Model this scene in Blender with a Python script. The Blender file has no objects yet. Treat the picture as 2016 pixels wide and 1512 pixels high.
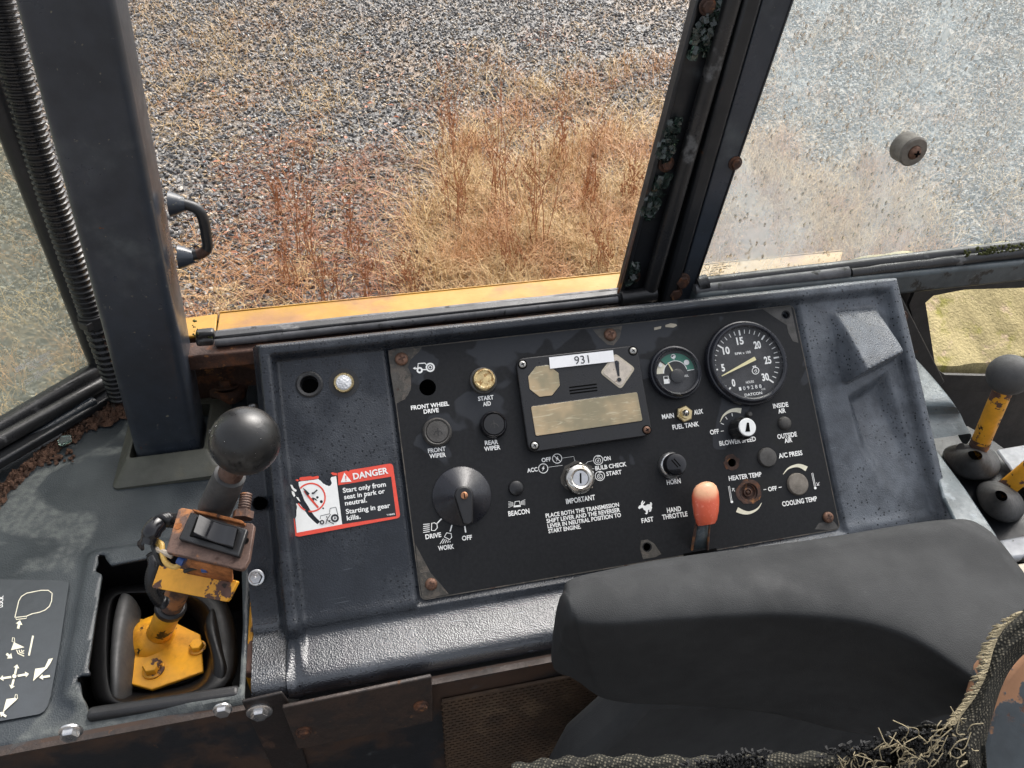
import bpy, bmesh, math, random
import numpy as np
from mathutils import Vector, Matrix
random.seed(7); RNG = np.random.default_rng(7)
scene = bpy.context.scene
COL = scene.collection
RAD = math.radians

# ------------------------------------------------------------------ camera
F_PX = 1530.0                                   # focal length in photo pixels (2016 wide)
CAM = Vector((-0.25647, -0.57702, 0.54855))     # origin = centre of the instrument panel
RC = Matrix(((0.975940, -0.217390, 0.016744), (-0.119090, -0.595720, -0.794310), (0.182650, 0.773200, -0.607270)))
cam_d = bpy.data.cameras.new('camera'); cam = bpy.data.objects.new('camera', cam_d); COL.objects.link(cam)
cam_d.sensor_width = 36.0; cam_d.lens = F_PX / 2016.0 * 36.0; cam_d.clip_start = 0.01; cam_d.clip_end = 1000
_x = RC[0].normalized(); _z = -RC[2].normalized(); _y = _z.cross(_x).normalized(); _x = _y.cross(_z)
cam.matrix_world = Matrix(((_x.x, _y.x, _z.x, CAM.x), (_x.y, _y.y, _z.y, CAM.y), (_x.z, _y.z, _z.z, CAM.z), (0, 0, 0, 1)))
scene.camera = cam

# ------------------------------------------------------------------ sky, sun, exposure
SUN_EL, SUN_AZ = RAD(48), RAD(40)               # soft overcast light from beyond the window, right of centre
w = bpy.data.worlds.new('World'); scene.world = w; w.use_nodes = True
wn = w.node_tree; bg = wn.nodes['Background']
sky = wn.nodes.new('ShaderNodeTexSky'); sky.sky_type = 'NISHITA'; sky.sun_disc = False
sky.sun_elevation = SUN_EL; sky.sun_rotation = SUN_AZ; sky.dust_density = 7.0; sky.air_density = 1.0; sky.ozone_density = 1.0
hs = wn.nodes.new('ShaderNodeHueSaturation'); hs.inputs['Saturation'].default_value = 0.32
wn.links.new(sky.outputs[0], hs.inputs['Color']); wn.links.new(hs.outputs[0], bg.inputs['Color'])
bg.inputs['Strength'].default_value = 0.15
sun_d = bpy.data.lights.new('sun', 'SUN'); sun_d.energy = 0.5; sun_d.angle = RAD(50); sun_d.color = (1.0, 0.96, 0.90)
sun = bpy.data.objects.new('sun', sun_d); COL.objects.link(sun)
sdir = Vector((math.sin(SUN_AZ) * math.cos(SUN_EL), math.cos(SUN_AZ) * math.cos(SUN_EL), math.sin(SUN_EL)))
sun.rotation_euler = (-sdir).to_track_quat('-Z', 'Y').to_euler()
sun.location = (2, 2, 5)
vs = scene.view_settings
scene.display_settings.display_device = 'sRGB'
vs.view_transform = 'Standard'; vs.look = 'None'; vs.gamma = 1.0; vs.use_curve_mapping = False
vs.exposure = 1.18
scene.render.engine = 'CYCLES'
cy = scene.cycles
cy.use_denoising = True; cy.max_bounces = 8; cy.transparent_max_bounces = 16; cy.diffuse_bounces = 4; cy.glossy_bounces = 4
cy.sample_clamp_indirect = 8.0; cy.caustics_reflective = False; cy.caustics_refractive = False

# ------------------------------------------------------------------ frames: planes of the place, and where a sight line meets them
T = RAD(43)
EU = Vector((0, math.cos(T), math.sin(T))); EN = Vector((0, -math.sin(T), math.cos(T)))
def ray(px, py):
    q = Vector(((px - 1008) / F_PX, (py - 756) / F_PX, 1.0))
    return RC.transposed() @ q
def dep(px, py, d): return CAM + ray(px, py) * d
def depth_of(P): return (RC @ (Vector(P) - CAM)).z
class Frame:
    def __init__(s, o, e1, e2):
        s.o = Vector(o); s.e1 = Vector(e1).normalized(); e2 = Vector(e2)
        s.n = s.e1.cross(e2).normalized(); s.e2 = s.n.cross(s.e1)
    def M(s, a=0, b=0, h=0, rot=0):
        m = Matrix(((s.e1.x, s.e2.x, s.n.x, s.o.x), (s.e1.y, s.e2.y, s.n.y, s.o.y), (s.e1.z, s.e2.z, s.n.z, s.o.z), (0, 0, 0, 1)))
        return m @ Matrix.Translation((a, b, h)) @ Matrix.Rotation(rot, 4, 'Z')
    def hit(s, px, py, h=0):
        d = ray(px, py); return CAM + d * ((s.o + s.n * h - CAM).dot(s.n) / d.dot(s.n))
    def loc(s, px, py, h=0):
        p = s.hit(px, py, h) - s.o; return (p.dot(s.e1), p.dot(s.e2))
    def at(s, px, py, h=0, rot=0):
        a, b = s.loc(px, py, h); return s.M(a, b, h, rot)
    def mpp(s, px, py, h=0): return depth_of(s.hit(px, py, h)) / F_PX
    def w(s, a, b, h=0): return s.o + s.e1 * a + s.e2 * b + s.n * h
PAN = Frame((0, 0, 0), (1, 0, 0), EU)
def HZ(z): return Frame((0, 0, z), (1, 0, 0), (0, 1, 0))
def VY(y): return Frame((0, y, 0), (1, 0, 0), (0, 0, 1))
def VX(x): return Frame((x, 0, 0), (0, 1, 0), (0, 0, 1))
# readers for enlarged crops of the photograph: crop pixel -> photo pixel
def crop(x0, y0, k): return lambda X, Y: (x0 + X / k, y0 + Y / k)

# ------------------------------------------------------------------ materials
MATS = {}
def nd(nt, t, ins=None, **props):
    n = nt.nodes.new(t)
    for k, v in props.items(): setattr(n, k, v)
    for k, v in (ins or {}).items():
        if isinstance(v, bpy.types.NodeSocket): nt.links.new(v, n.inputs[k])
        else: n.inputs[k].default_value = v
    return n
def mixc(nt, f, a, b):
    n = nt.nodes.new('ShaderNodeMix'); n.data_type = 'RGBA'
    for i, v in ((0, f), (6, a), (7, b)):
        if isinstance(v, bpy.types.NodeSocket): nt.links.new(v, n.inputs[i])
        elif i: n.inputs[i].default_value = (*v[:3], 1)
        else: n.inputs[i].default_value = v
    return n.outputs[2]
def mixf(nt, f, a, b):
    n = nt.nodes.new('ShaderNodeMix'); n.data_type = 'FLOAT'
    for i, v in ((0, f), (2, a), (3, b)):
        if isinstance(v, bpy.types.NodeSocket): nt.links.new(v, n.inputs[i])
        else: n.inputs[i].default_value = v
    return n.outputs[0]
def mth(nt, op, a, b=0.0):
    n = nt.nodes.new('ShaderNodeMath'); n.operation = op
    for i, v in ((0, a), (1, b)):
        if isinstance(v, bpy.types.NodeSocket): nt.links.new(v, n.inputs[i])
        else: n.inputs[i].default_value = v
    return n.outputs[0]
def sstep(nt, v, a, b, lo=0.0, hi=1.0):
    n = nd(nt, 'ShaderNodeMapRange', {0: v, 1: a, 2: b, 3: lo, 4: hi}); n.interpolation_type = 'SMOOTHSTEP'
    return n.outputs[0]
def noise(nt, co, scale, detail=4, rough=0.55, dist=0.0):
    return nd(nt, 'ShaderNodeTexNoise', {'Vector': co, 'Scale': scale, 'Detail': detail, 'Roughness': rough, 'Distortion': dist}).outputs[0]
def newmat(name):
    m = bpy.data.materials.new(name); m.use_nodes = True; nt = m.node_tree
    return m, nt, nt.nodes['Principled BSDF'], nd(nt, 'ShaderNodeTexCoord').outputs['Object']
def setp(nt, b, k, v):
    if isinstance(v, bpy.types.NodeSocket): nt.links.new(v, b.inputs[k])
    elif k == 'Base Color': b.inputs[k].default_value = (*v[:3], 1)
    else: b.inputs[k].default_value = v
def M(name, base, rough=0.5, var=0.25, vs=25, grain=0.0, gs=500, metal=0.0, spec=0.5, coat=0.0, rvar=0.12, wear=(), voro=False, gd=0.0006):
    """paint / plastic / metal with tone variation, fine relief and layers of wear (colour, noise scale, threshold, softness, roughness, metal)"""
    m, nt, b, co = newmat(name)
    n1 = noise(nt, co, vs, 5); n2 = noise(nt, co, vs * 6, 4)
    k = sstep(nt, mth(nt, 'ADD', mth(nt, 'MULTIPLY', n1, 0.7), mth(nt, 'MULTIPLY', n2, 0.3)), 0.3, 0.7)
    col = mixc(nt, k, [c * (1 - var) for c in base], [min(1, c * (1 + var)) for c in base])
    r = mixf(nt, k, rough + rvar, max(0.03, rough - rvar)); mt = metal; hgt = None
    for i, (wc, ws, th, so, wr, wm) in enumerate(wear):
        off = nd(nt, 'ShaderNodeVectorMath', {0: co, 1: (3.1 * i + 1.7, 5.3 * i, 2.2 * i)}).outputs[0]
        f = sstep(nt, noise(nt, off, ws, 6, 0.62), th, th + so)
        wv = mixc(nt, noise(nt, off, ws * 5, 4), [c * 0.55 for c in wc], [min(1, c * 1.35) for c in wc])
        col = mixc(nt, f, col, wv); r = mixf(nt, f, r, wr)
        if wm != metal or isinstance(mt, bpy.types.NodeSocket): mt = mixf(nt, f, mt, wm)
        hgt = f if hgt is None else mth(nt, 'ADD', hgt, f)
    setp(nt, b, 'Base Color', col); setp(nt, b, 'Roughness', r); setp(nt, b, 'Metallic', mt)
    b.inputs['Specular IOR Level'].default_value = spec; b.inputs['Coat Weight'].default_value = coat
    if grain or hgt is not None:
        if voro: g = nd(nt, 'ShaderNodeTexVoronoi', {'Vector': co, 'Scale': gs}).outputs['Distance']
        else: g = noise(nt, co, gs, 3)
        g = mth(nt, 'MULTIPLY', g, grain)
        if hgt is not None: g = mth(nt, 'SUBTRACT', g, mth(nt, 'MULTIPLY', hgt, 0.25))
        bp = nd(nt, 'ShaderNodeBump', {'Height': g, 'Strength': 1.0, 'Distance': gd})
        nt.links.new(bp.outputs[0], b.inputs['Normal'])
    MATS[name] = m
    return m

# ------------------------------------------------------------------ mesh building
ORIG = {}
class MB:
    def __init__(s): s.v = []; s.f = []; s.mi = []; s.cur = 0
    def add(s, vs, fs, M=None):
        o = len(s.v)
        s.v += [tuple(M @ Vector(p)) if M else tuple(p) for p in vs]
        s.f += [[i + o for i in f] for f in fs]; s.mi += [s.cur] * len(fs); return s
    def box(s, c, d, M=None):
        x, y, z = (k / 2 for k in d)
        vs = [(c[0] + a * x, c[1] + b * y, c[2] + e * z) for a in (-1, 1) for b in (-1, 1) for e in (-1, 1)]
        return s.add(vs, [[0, 1, 3, 2], [4, 6, 7, 5], [0, 4, 5, 1], [2, 3, 7, 6], [0, 2, 6, 4], [1, 5, 7, 3]], M)
    def prism(s, pts, h0, h1, M=None):
        n = len(pts); a = sum(pts[i][0] * pts[(i + 1) % n][1] - pts[(i + 1) % n][0] * pts[i][1] for i in range(n))
        if a < 0: pts = pts[::-1]
        vs = [(x, y, h0) for x, y in pts] + [(x, y, h1) for x, y in pts]
        return s.add(vs, [list(range(n))[::-1], list(range(n, 2 * n))] + [[i, (i + 1) % n, n + (i + 1) % n, n + i] for i in range(n)], M)
    def lathe(s, prof, n=24, M=None, sx=1.0, sy=1.0):
        vs = []; fs = []; rings = []
        for r, z in prof:
            if r < 1e-7: rings.append([len(vs)]); vs.append((0, 0, z))
            else:
                rings.append(list(range(len(vs), len(vs) + n)))
                vs += [(sx * r * math.cos(2 * math.pi * i / n), sy * r * math.sin(2 * math.pi * i / n), z) for i in range(n)]
        for a, b in zip(rings, rings[1:]):
            for i in range(n):
                j = (i + 1) % n
                if len(a) == 1 and len(b) == 1: continue
                if len(a) == 1: fs.append([a[0], b[i], b[j]])
                elif len(b) == 1: fs.append([a[i], a[j], b[0]])
                else: fs.append([a[i], a[j], b[j], b[i]])
        # profiles run from the bottom outside up to the top centre: faces look outwards
        return s.add(vs, fs, M)
    def tube(s, pts, r, n=8, caps=True, M=None):
        P = [Vector(p) for p in pts]; m = len(P); R = r if isinstance(r, (list, tuple)) else [r] * m
        tn = [(P[min(i + 1, m - 1)] - P[max(i - 1, 0)]).normalized() for i in range(m)]
        up = Vector((0, 0, 1)) if abs(tn[0].z) < 0.9 else Vector((1, 0, 0))
        nx = tn[0].cross(up).normalized(); vs = []
        for i in range(m):
            nx = (nx - tn[i] * nx.dot(tn[i])).normalized(); ny = tn[i].cross(nx)
            vs += [tuple(P[i] + (nx * math.cos(2 * math.pi * k / n) + ny * math.sin(2 * math.pi * k / n)) * R[i]) for k in range(n)]
        fs = [[i * n + k, i * n + (k + 1) % n, (i + 1) * n + (k + 1) % n, (i + 1) * n + k] for i in range(m - 1) for k in range(n)]
        if caps: fs += [list(range(n))[::-1], list(range((m - 1) * n, m * n))]
        return s.add(vs, fs, M)
    def ball(s, c, r, n=16, M=None, sq=(1, 1, 1)):
        k = n // 2; prof = [(r * math.sin(math.pi * i / k), -r * math.cos(math.pi * i / k)) for i in range(k + 1)]
        prof[0] = (0, -r); prof[-1] = (0, r)
        m = Matrix.Translation(c) @ Matrix.Diagonal((*sq, 1))
        return s.lathe(prof, n, (M @ m) if M else m)
    def grid(s, rows, close=False, flip=False, M=None):
        a, b = len(rows), len(rows[0]); vs = [p for r in rows for p in r]; fs = []
        for i in range(a - 1):
            for j in range(b if close else b - 1):
                q = [i * b + j, i * b + (j + 1) % b, (i + 1) * b + (j + 1) % b, (i + 1) * b + j]
                fs.append(q[::-1] if flip else q)
        return s.add(vs, fs, M)
    def fill(s, outer, holes=(), h=0.0, M=None):
        """flat sheet with holes"""
        bm = bmesh.new(); es = []
        for lp in [outer] + list(holes):
            vv = [bm.verts.new((p[0], p[1], h)) for p in lp]
            es += [bm.edges.new((vv[i], vv[(i + 1) % len(vv)])) for i in range(len(vv))]
        bmesh.ops.triangle_fill(bm, use_beauty=True, edges=es, normal=(0, 0, 1))
        for f in bm.faces:
            f.normal_update()
            if f.normal.z < 0: f.normal_flip()
        bm.verts.index_update()
        s.add([tuple(v.co) for v in bm.verts], [[v.index for v in f.verts] for f in bm.faces], M); bm.free(); return s
    def build(s, name, mat, parent=None, smooth=True, bevel=0, seg=2, solid=0, ang=38, sub=0, weld=False):
        me = bpy.data.meshes.new(name)
        o = bpy.data.objects.new(name, me); COL.objects.link(o)
        V = np.array(s.v, dtype=np.float64).reshape(-1, 3)
        if parent is None:
            org = np.array([V[:, 0].mean(), V[:, 1].mean(), V[:, 2].min()]); o.location = org
        else: org = np.array(ORIG[parent.name]); o.parent = parent
        ORIG[o.name] = tuple(org)
        me.from_pydata((V - org).tolist(), [], s.f)
        for m in (mat if isinstance(mat, (list, tuple)) else [mat]): me.materials.append(m)
        if isinstance(mat, (list, tuple)): me.polygons.foreach_set('material_index', s.mi)
        if weld:
            bm = bmesh.new(); bm.from_mesh(me); bmesh.ops.remove_doubles(bm, verts=bm.verts, dist=1e-6); bm.to_mesh(me); bm.free()
        me.update()
        if smooth:
            me.polygons.foreach_set('use_smooth', [True] * len(me.polygons)); me.set_sharp_from_angle(angle=RAD(ang))
        if solid:
            md = o.modifiers.new('thickness', 'SOLIDIFY'); md.thickness = abs(solid); md.offset = -1 if solid > 0 else 1
        if bevel:
            md = o.modifiers.new('edge', 'BEVEL'); md.width = bevel; md.segments = seg; md.limit_method = 'ANGLE'; md.angle_limit = RAD(40)
            md.harden_normals = False
        if sub:
            md = o.modifiers.new('sub', 'SUBSURF'); md.levels = sub; md.render_levels = sub
        return o
def tag(o, label=None, cat=None, group=None, kind=None):
    if label: o['label'] = label
    if cat: o['category'] = cat
    if group: o['group'] = group
    if kind: o['kind'] = kind
    return o
def thing(name, label, cat, loc, group=None):
    o = bpy.data.objects.new(name, None); COL.objects.link(o); o.location = loc; o.empty_display_size = 0.02
    ORIG[o.name] = tuple(loc); return tag(o, label, cat, group)
class FL:
    """flat print (paint, decal film) lying on a frame: shapes given in photo pixels or crop pixels"""
    def __init__(s, fr, h, rd=None): s.fr = fr; s.h = h; s.mb = MB(); s.rd = rd or (lambda X, Y: (X, Y)); s.k = 0
    def L(s, p): return s.fr.loc(*s.rd(*p), s.h)
    def _h(s): s.k += 1; return s.h + s.k * 1.5e-5
    def poly(s, pts): s.mb.add([s.fr.w(*s.L(p), s._h() * 0 + s.h + s.k * 1.5e-5) for p in pts], [list(range(len(pts)))]); s.k += 1; return s
    def fill(s, outer, holes=()): s.mb.fill([s.L(p) for p in outer], [[s.L(p) for p in h] for h in holes], s._h(), s.fr.M()); return s
    def ell(s, c, r, n=24, a0=0, a1=360, ry=None):
        ry = ry or r; return [(c[0] + r * math.cos(RAD(a0 + (a1 - a0) * i / n)), c[1] + ry * math.sin(RAD(a0 + (a1 - a0) * i / n))) for i in range(n + (0 if a1 - a0 == 360 else 1))]
    def disc(s, c, r, n=20, ry=None): return s.poly(s.ell(c, r, n, ry=ry)[::-1])
    def stroke(s, pts, wd, closed=False):
        h = s._h(); n = len(pts)
        P = [Vector((*p, 0)) for p in pts]
        if closed: P = P + [P[0], P[1]]
        L = []; R = []
        for i in range(len(P)):
            d = (P[min(i + 1, len(P) - 1)] - P[max(i - 1, 0)])
            if closed and i == 0: d = P[1] - P[n - 1]
            if closed and i == len(P) - 1: d = P[2 % len(P)] - P[0] if n > 2 else d
            d.normalize(); q = Vector((-d.y, d.x, 0)) * (wd / 2)
            L.append(P[i] + q); R.append(P[i] - q)
        if closed: L = L[:-1]; R = R[:-1]
        vs = [s.fr.w(*s.L((p.x, p.y)), h) for p in L + R]; m = len(L)
        s.mb.add(vs, [[i, i + 1, m + i + 1, m + i] for i in range(m - 1)]); return s
    def ring(s, c, r, wd, n=24): return s.stroke(s.ell(c, r, n), wd, True)
    def build(s, name, mat, parent): return s.mb.build(name, mat, parent, smooth=False)
TEXTS = []
def text(body, l, r, hpx, parent, mat, fr=PAN, h=0.0005, rd=None, bold=0.028, name='lettering', shear=0.0):
    rd = rd or (lambda X, Y: (X, Y)); a = fr.loc(*rd(*l), h); b = fr.loc(*rd(*r), h)
    dx, dy = rd(*r)[0] - rd(*l)[0], rd(*r)[1] - rd(*l)[1]
    kx = math.hypot(b[0] - a[0], b[1] - a[1]) / math.hypot(dx, dy)
    k1 = rd(1, 0)[0] - rd(0, 0)[0]
    cu = bpy.data.curves.new('t', 'FONT'); cu.body = body; cu.offset = bold; cu.resolution_u = 3; cu.shear = shear
    o = bpy.data.objects.new('t', cu); COL.objects.link(o)
    TEXTS.append((o, a, b, hpx * k1 * kx * (1.08 if fr is PAN else 1.0), parent, mat, fr, h, name))
def finish_texts():
    cu = bpy.data.curves.new('t', 'FONT'); cu.body = 'H'; ref = bpy.data.objects.new('t', cu); COL.objects.link(ref)
    dg = bpy.context.evaluated_depsgraph_get(); dg.update()
    def grab(o):
        me = bpy.data.meshes.new_from_object(o.evaluated_get(dg)); V = np.empty(len(me.vertices) * 3); me.vertices.foreach_get('co', V); return me, V.reshape(-1, 3)
    cap = grab(ref)[1][:, 1].max()
    for (o, a, b, ch, parent, mat, fr, h, name) in TEXTS:
        me, V = grab(o)
        a = Vector(a); b = Vector(b); d = b - a; L = d.length; d.normalize(); q = Vector((-d.y, d.x))
        x0, x1 = V[:, 0].min(), V[:, 0].max(); sx = L / (x1 - x0); sy = ch / cap
        U = a.x + d.x * (V[:, 0] - x0) * sx + q.x * (V[:, 1] - cap / 2) * sy
        W = a.y + d.y * (V[:, 0] - x0) * sx + q.y * (V[:, 1] - cap / 2) * sy
        vs = [fr.w(u, w_, h) for u, w_ in zip(U, W)]
        mb = MB(); mb.add(vs, [list(p.vertices) for p in me.polygons])
        mb.build(name, mat, parent, smooth=False)
    for t in TEXTS + [(ref,)]:
        c = t[0].data; bpy.data.objects.remove(t[0]); bpy.data.curves.remove(c)
def sm(x, a, b):
    t = np.clip((x - a) / (b - a), 0, 1); return t * t * (3 - 2 * t)
def sdf(X, Y, poly):
    """signed distance to a polygon, negative inside"""
    P = np.array(poly); d = np.full(X.shape, 1e9); ins = np.zeros(X.shape, bool)
    for i in range(len(P)):
        a, b = P[i], P[(i + 1) % len(P)]; e = b - a
        t = np.clip(((X - a[0]) * e[0] + (Y - a[1]) * e[1]) / (e @ e), 0, 1)
        d = np.minimum(d, np.hypot(X - a[0] - t * e[0], Y - a[1] - t * e[1]))
        c = ((a[1] > Y) != (b[1] > Y)) & (X < (b[0] - a[0]) * (Y - a[1]) / (b[1] - a[1] + 1e-12) + a[0]); ins ^= c
    return np.where(ins, -d, d)
def snap_to(poly, x, y):
    best = None
    for i in range(len(poly)):
        a, b = Vector(poly[i]), Vector(poly[(i + 1) % len(poly)]); e = b - a
        t = max(0, min(1, (Vector((x, y)) - a).dot(e) / max(e.length_squared, 1e-12))); q = a + e * t
        dd = (q - Vector((x, y))).length
        if best is None or dd < best[0]: best = (dd, q)
    return best[1]
def sheet(mb, X, Y, hf, holes, place, keep=None):
    """grid sheet X x Y with real holes cut to clean outlines; hf(X,Y)->height; place(x,y,h)->world"""
    XX, YY = np.meshgrid(X, Y, indexing='ij'); nx, ny = XX.shape
    cx = (XX[:-1, :-1] + XX[1:, 1:]) / 2; cyy = (YY[:-1, :-1] + YY[1:, 1:]) / 2
    rem = np.zeros(cx.shape, bool); which = np.full(cx.shape, -1)
    for k, hpoly in enumerate(holes):
        m = sdf(cx, cyy, hpoly) < 0; rem |= m; which[m] = k
    if keep is not None:
        m = ~(sdf(cx, cyy, keep) < 0); rem |= m; which[m] = len(holes)
    loops = list(holes) + ([keep] if keep is not None else [])
    for i in range(nx):
        for j in range(ny):
            cs = [(a, b) for a in (i - 1, i) for b in (j - 1, j) if 0 <= a < nx - 1 and 0 <= b < ny - 1]
            r = [c for c in cs if rem[c]]
            if r and len(r) < len(cs):
                q = snap_to(loops[which[r[0]]], XX[i, j], YY[i, j])
                if (q - Vector((XX[i, j], YY[i, j]))).length < 2.2 * max(X[1] - X[0], Y[1] - Y[0]): XX[i, j], YY[i, j] = q
    H = hf(XX, YY); idx = -np.ones((nx, ny), int); vs = []; fs = []
    for i in range(nx - 1):
        for j in range(ny - 1):
            if rem[i, j]: continue
            f = []
            for a, b in ((i, j), (i + 1, j), (i + 1, j + 1), (i, j + 1)):
                if idx[a, b] < 0: idx[a, b] = len(vs); vs.append(tuple(place(XX[a, b], YY[a, b], H[a, b])))
                f.append(int(idx[a, b]))
            fs.append(f)
    mb.add(vs, fs); return mb
def circle(c, r, n=20): return [(c[0] + r * math.cos(2 * math.pi * i / n), c[1] + r * math.sin(2 * math.pi * i / n)) for i in range(n)]
def rrect(x0, y0, x1, y1, r, n=5):
    out = []
    for cx, cy_, a in ((x1 - r, y1 - r, 0), (x0 + r, y1 - r, 90), (x0 + r, y0 + r, 180), (x1 - r, y0 + r, 270)):
        out += [(cx + r * math.cos(RAD(a + 90 * i / n)), cy_ + r * math.sin(RAD(a + 90 * i / n))) for i in range(n + 1)]
    return out
def spline(pts, n=8):
    """Catmull-Rom through points"""
    P = [Vector(p) for p in pts]; P = [P[0] * 2 - P[1]] + P + [P[-1] * 2 - P[-2]]; out = []
    for i in range(1, len(P) - 2):
        for k in range(n):
            t = k / n; a, b, c, d = P[i - 1:i + 3]
            out.append(0.5 * ((2 * b) + (c - a) * t + (2 * a - 5 * b + 4 * c - d) * t * t + (3 * b - a - 3 * c + d) * t ** 3))
    out.append(P[-2]); return out
def axis(a, b):
    """matrix with Z from a to b, origin a"""
    a = Vector(a); d = (Vector(b) - a); q = d.to_track_quat('Z', 'Y'); return Matrix.Translation(a) @ q.to_matrix().to_4x4()
# ------------------------------------------------------------------ materials of the place
RUST = (0.13, 0.05, 0.022); RUST_D = (0.045, 0.02, 0.012); YEL = (0.72, 0.33, 0.022)
def vinyl(name, base, lit_dusty, fx0, fx1, dots=True):
    """moulded, leather-grained plastic: paler towards the right end with reflected light and dust put into the colour, dark water spots, dried scum"""
    m, nt, b, co = newmat(name)
    sep = nd(nt, 'ShaderNodeSeparateXYZ', {0: co})
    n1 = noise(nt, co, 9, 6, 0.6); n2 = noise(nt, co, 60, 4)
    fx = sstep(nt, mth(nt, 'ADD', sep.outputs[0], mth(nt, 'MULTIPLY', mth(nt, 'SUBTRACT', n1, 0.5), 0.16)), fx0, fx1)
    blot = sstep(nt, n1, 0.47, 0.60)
    lit_dust_mix = mth(nt, 'ADD', mth(nt, 'MULTIPLY', fx, 0.66), mth(nt, 'MULTIPLY', blot, 0.14))  # right end lightened in the colour for reflected light and dust, plus random blotches
    col = mixc(nt, lit_dust_mix, base, lit_dusty)
    col = mixc(nt, sstep(nt, n2, 0.35, 0.7), [c for c in (0.0, 0.0, 0.0)], (1, 1, 1)) if False else col
    col2 = mixc(nt, sstep(nt, n2, 0.3, 0.75, 0.0, 0.45), col, [c * 0.5 for c in base])
    rough = mixf(nt, blot, 0.24, 0.46)
    if dots:
        vo = nd(nt, 'ShaderNodeTexVoronoi', {'Vector': co, 'Scale': 250.0, 'Randomness': 1.0})
        gate = mth(nt, 'MAXIMUM', sstep(nt, noise(nt, co, 9, 3), 0.44, 0.54), mth(nt, 'MULTIPLY', sstep(nt, sep.outputs[0], -0.235, -0.25), sstep(nt, sep.outputs[2], -0.03, 0.0)))
        rnd = nd(nt, 'ShaderNodeSeparateColor', {0: vo.outputs['Color']}).outputs[0]
        dm = mth(nt, 'MULTIPLY', mth(nt, 'MULTIPLY', sstep(nt, vo.outputs['Distance'], 0.20, 0.32, 1.0, 0.0), sstep(nt, rnd, 0.30, 0.45)), gate)
        col2 = mixc(nt, mth(nt, 'MULTIPLY', dm, 0.85), col2, [c * 0.25 for c in base]); rough = mixf(nt, dm, rough, 0.18)
    # fine scratches
    st = nd(nt, 'ShaderNodeMapping', {0: co, 2: (0.5, 0.3, 0.9), 3: (6, 260, 40)})
    sc = sstep(nt, noise(nt, st.outputs[0], 4, 2), 0.70, 0.76, 0.0, 0.22)
    col2 = mixc(nt, sc, col2, [min(1, c * 1.8) for c in lit_dusty])
    setp(nt, b, 'Base Color', col2); setp(nt, b, 'Roughness', rough)
    b.inputs['Specular IOR Level'].default_value = 0.4
    wet = sstep(nt, sep.outputs[2], -0.092, -0.0985)
    setp(nt, b, 'Roughness', mixf(nt, wet, rough, 0.20)); setp(nt, b, 'Coat Weight', wet); b.inputs['Coat Roughness'].default_value = 0.10; b.inputs['Coat IOR'].default_value = 1.6
    vg = nd(nt, 'ShaderNodeTexVoronoi', {'Vector': co, 'Scale': 620.0}).outputs['Distance']
    g = mth(nt, 'ADD', mth(nt, 'MULTIPLY', vg, 0.6), mth(nt, 'MULTIPLY', noise(nt, co, 900, 3), 0.6))
    g = mth(nt, 'ADD', g, mth(nt, 'MULTIPLY', noise(nt, co, 40, 2), 1.2))
    bp = nd(nt, 'ShaderNodeBump', {'Height': g, 'Strength': 0.75, 'Distance': 0.0006}); nt.links.new(bp.outputs[0], b.inputs['Normal']); nt.links.new(bp.outputs[0], b.inputs['Coat Normal'])
    MATS[name] = m; return m
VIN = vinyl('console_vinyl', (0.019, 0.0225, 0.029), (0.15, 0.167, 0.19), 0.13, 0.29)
VIN_L = vinyl('lever_console_vinyl', (0.022, 0.027, 0.033), (0.10, 0.115, 0.125), 9, 10, dots=False)
def stained_vinyl():
    """the lever console: same plastic with a pale dried tide mark where water stood"""
    m, nt, b, co = newmat('stained_vinyl')
    n1 = noise(nt, co, 11, 5, 0.6); n2 = noise(nt, co, 120, 4)
    tide = sstep(nt, noise(nt, nd(nt, 'ShaderNodeVectorMath', {0: co, 1: (0.37, 0.18, 0)}).outputs[0], 6.5, 4, 0.5, 0.6), 0.54, 0.585)
    col = mixc(nt, sstep(nt, n1, 0.35, 0.65), (0.017, 0.022, 0.027), (0.038, 0.045, 0.050))
    col = mixc(nt, mth(nt, 'MULTIPLY', tide, sstep(nt, n2, 0.30, 0.72, 0.25, 0.85)), col, (0.115, 0.125, 0.118))
    setp(nt, b, 'Base Color', col); setp(nt, b, 'Roughness', mixf(nt, tide, mixf(nt, n1, 0.25, 0.5), 0.7))
    g = mth(nt, 'ADD', nd(nt, 'ShaderNodeTexVoronoi', {'Vector': co, 'Scale': 650.0}).outputs['Distance'], mth(nt, 'MULTIPLY', noise(nt, co, 30, 2), 1.0))
    bp = nd(nt, 'ShaderNodeBump', {'Height': g, 'Strength': 0.5, 'Distance': 0.0006}); nt.links.new(bp.outputs[0], b.inputs['Normal'])
    return m
VIN_S = stained_vinyl()
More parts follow.
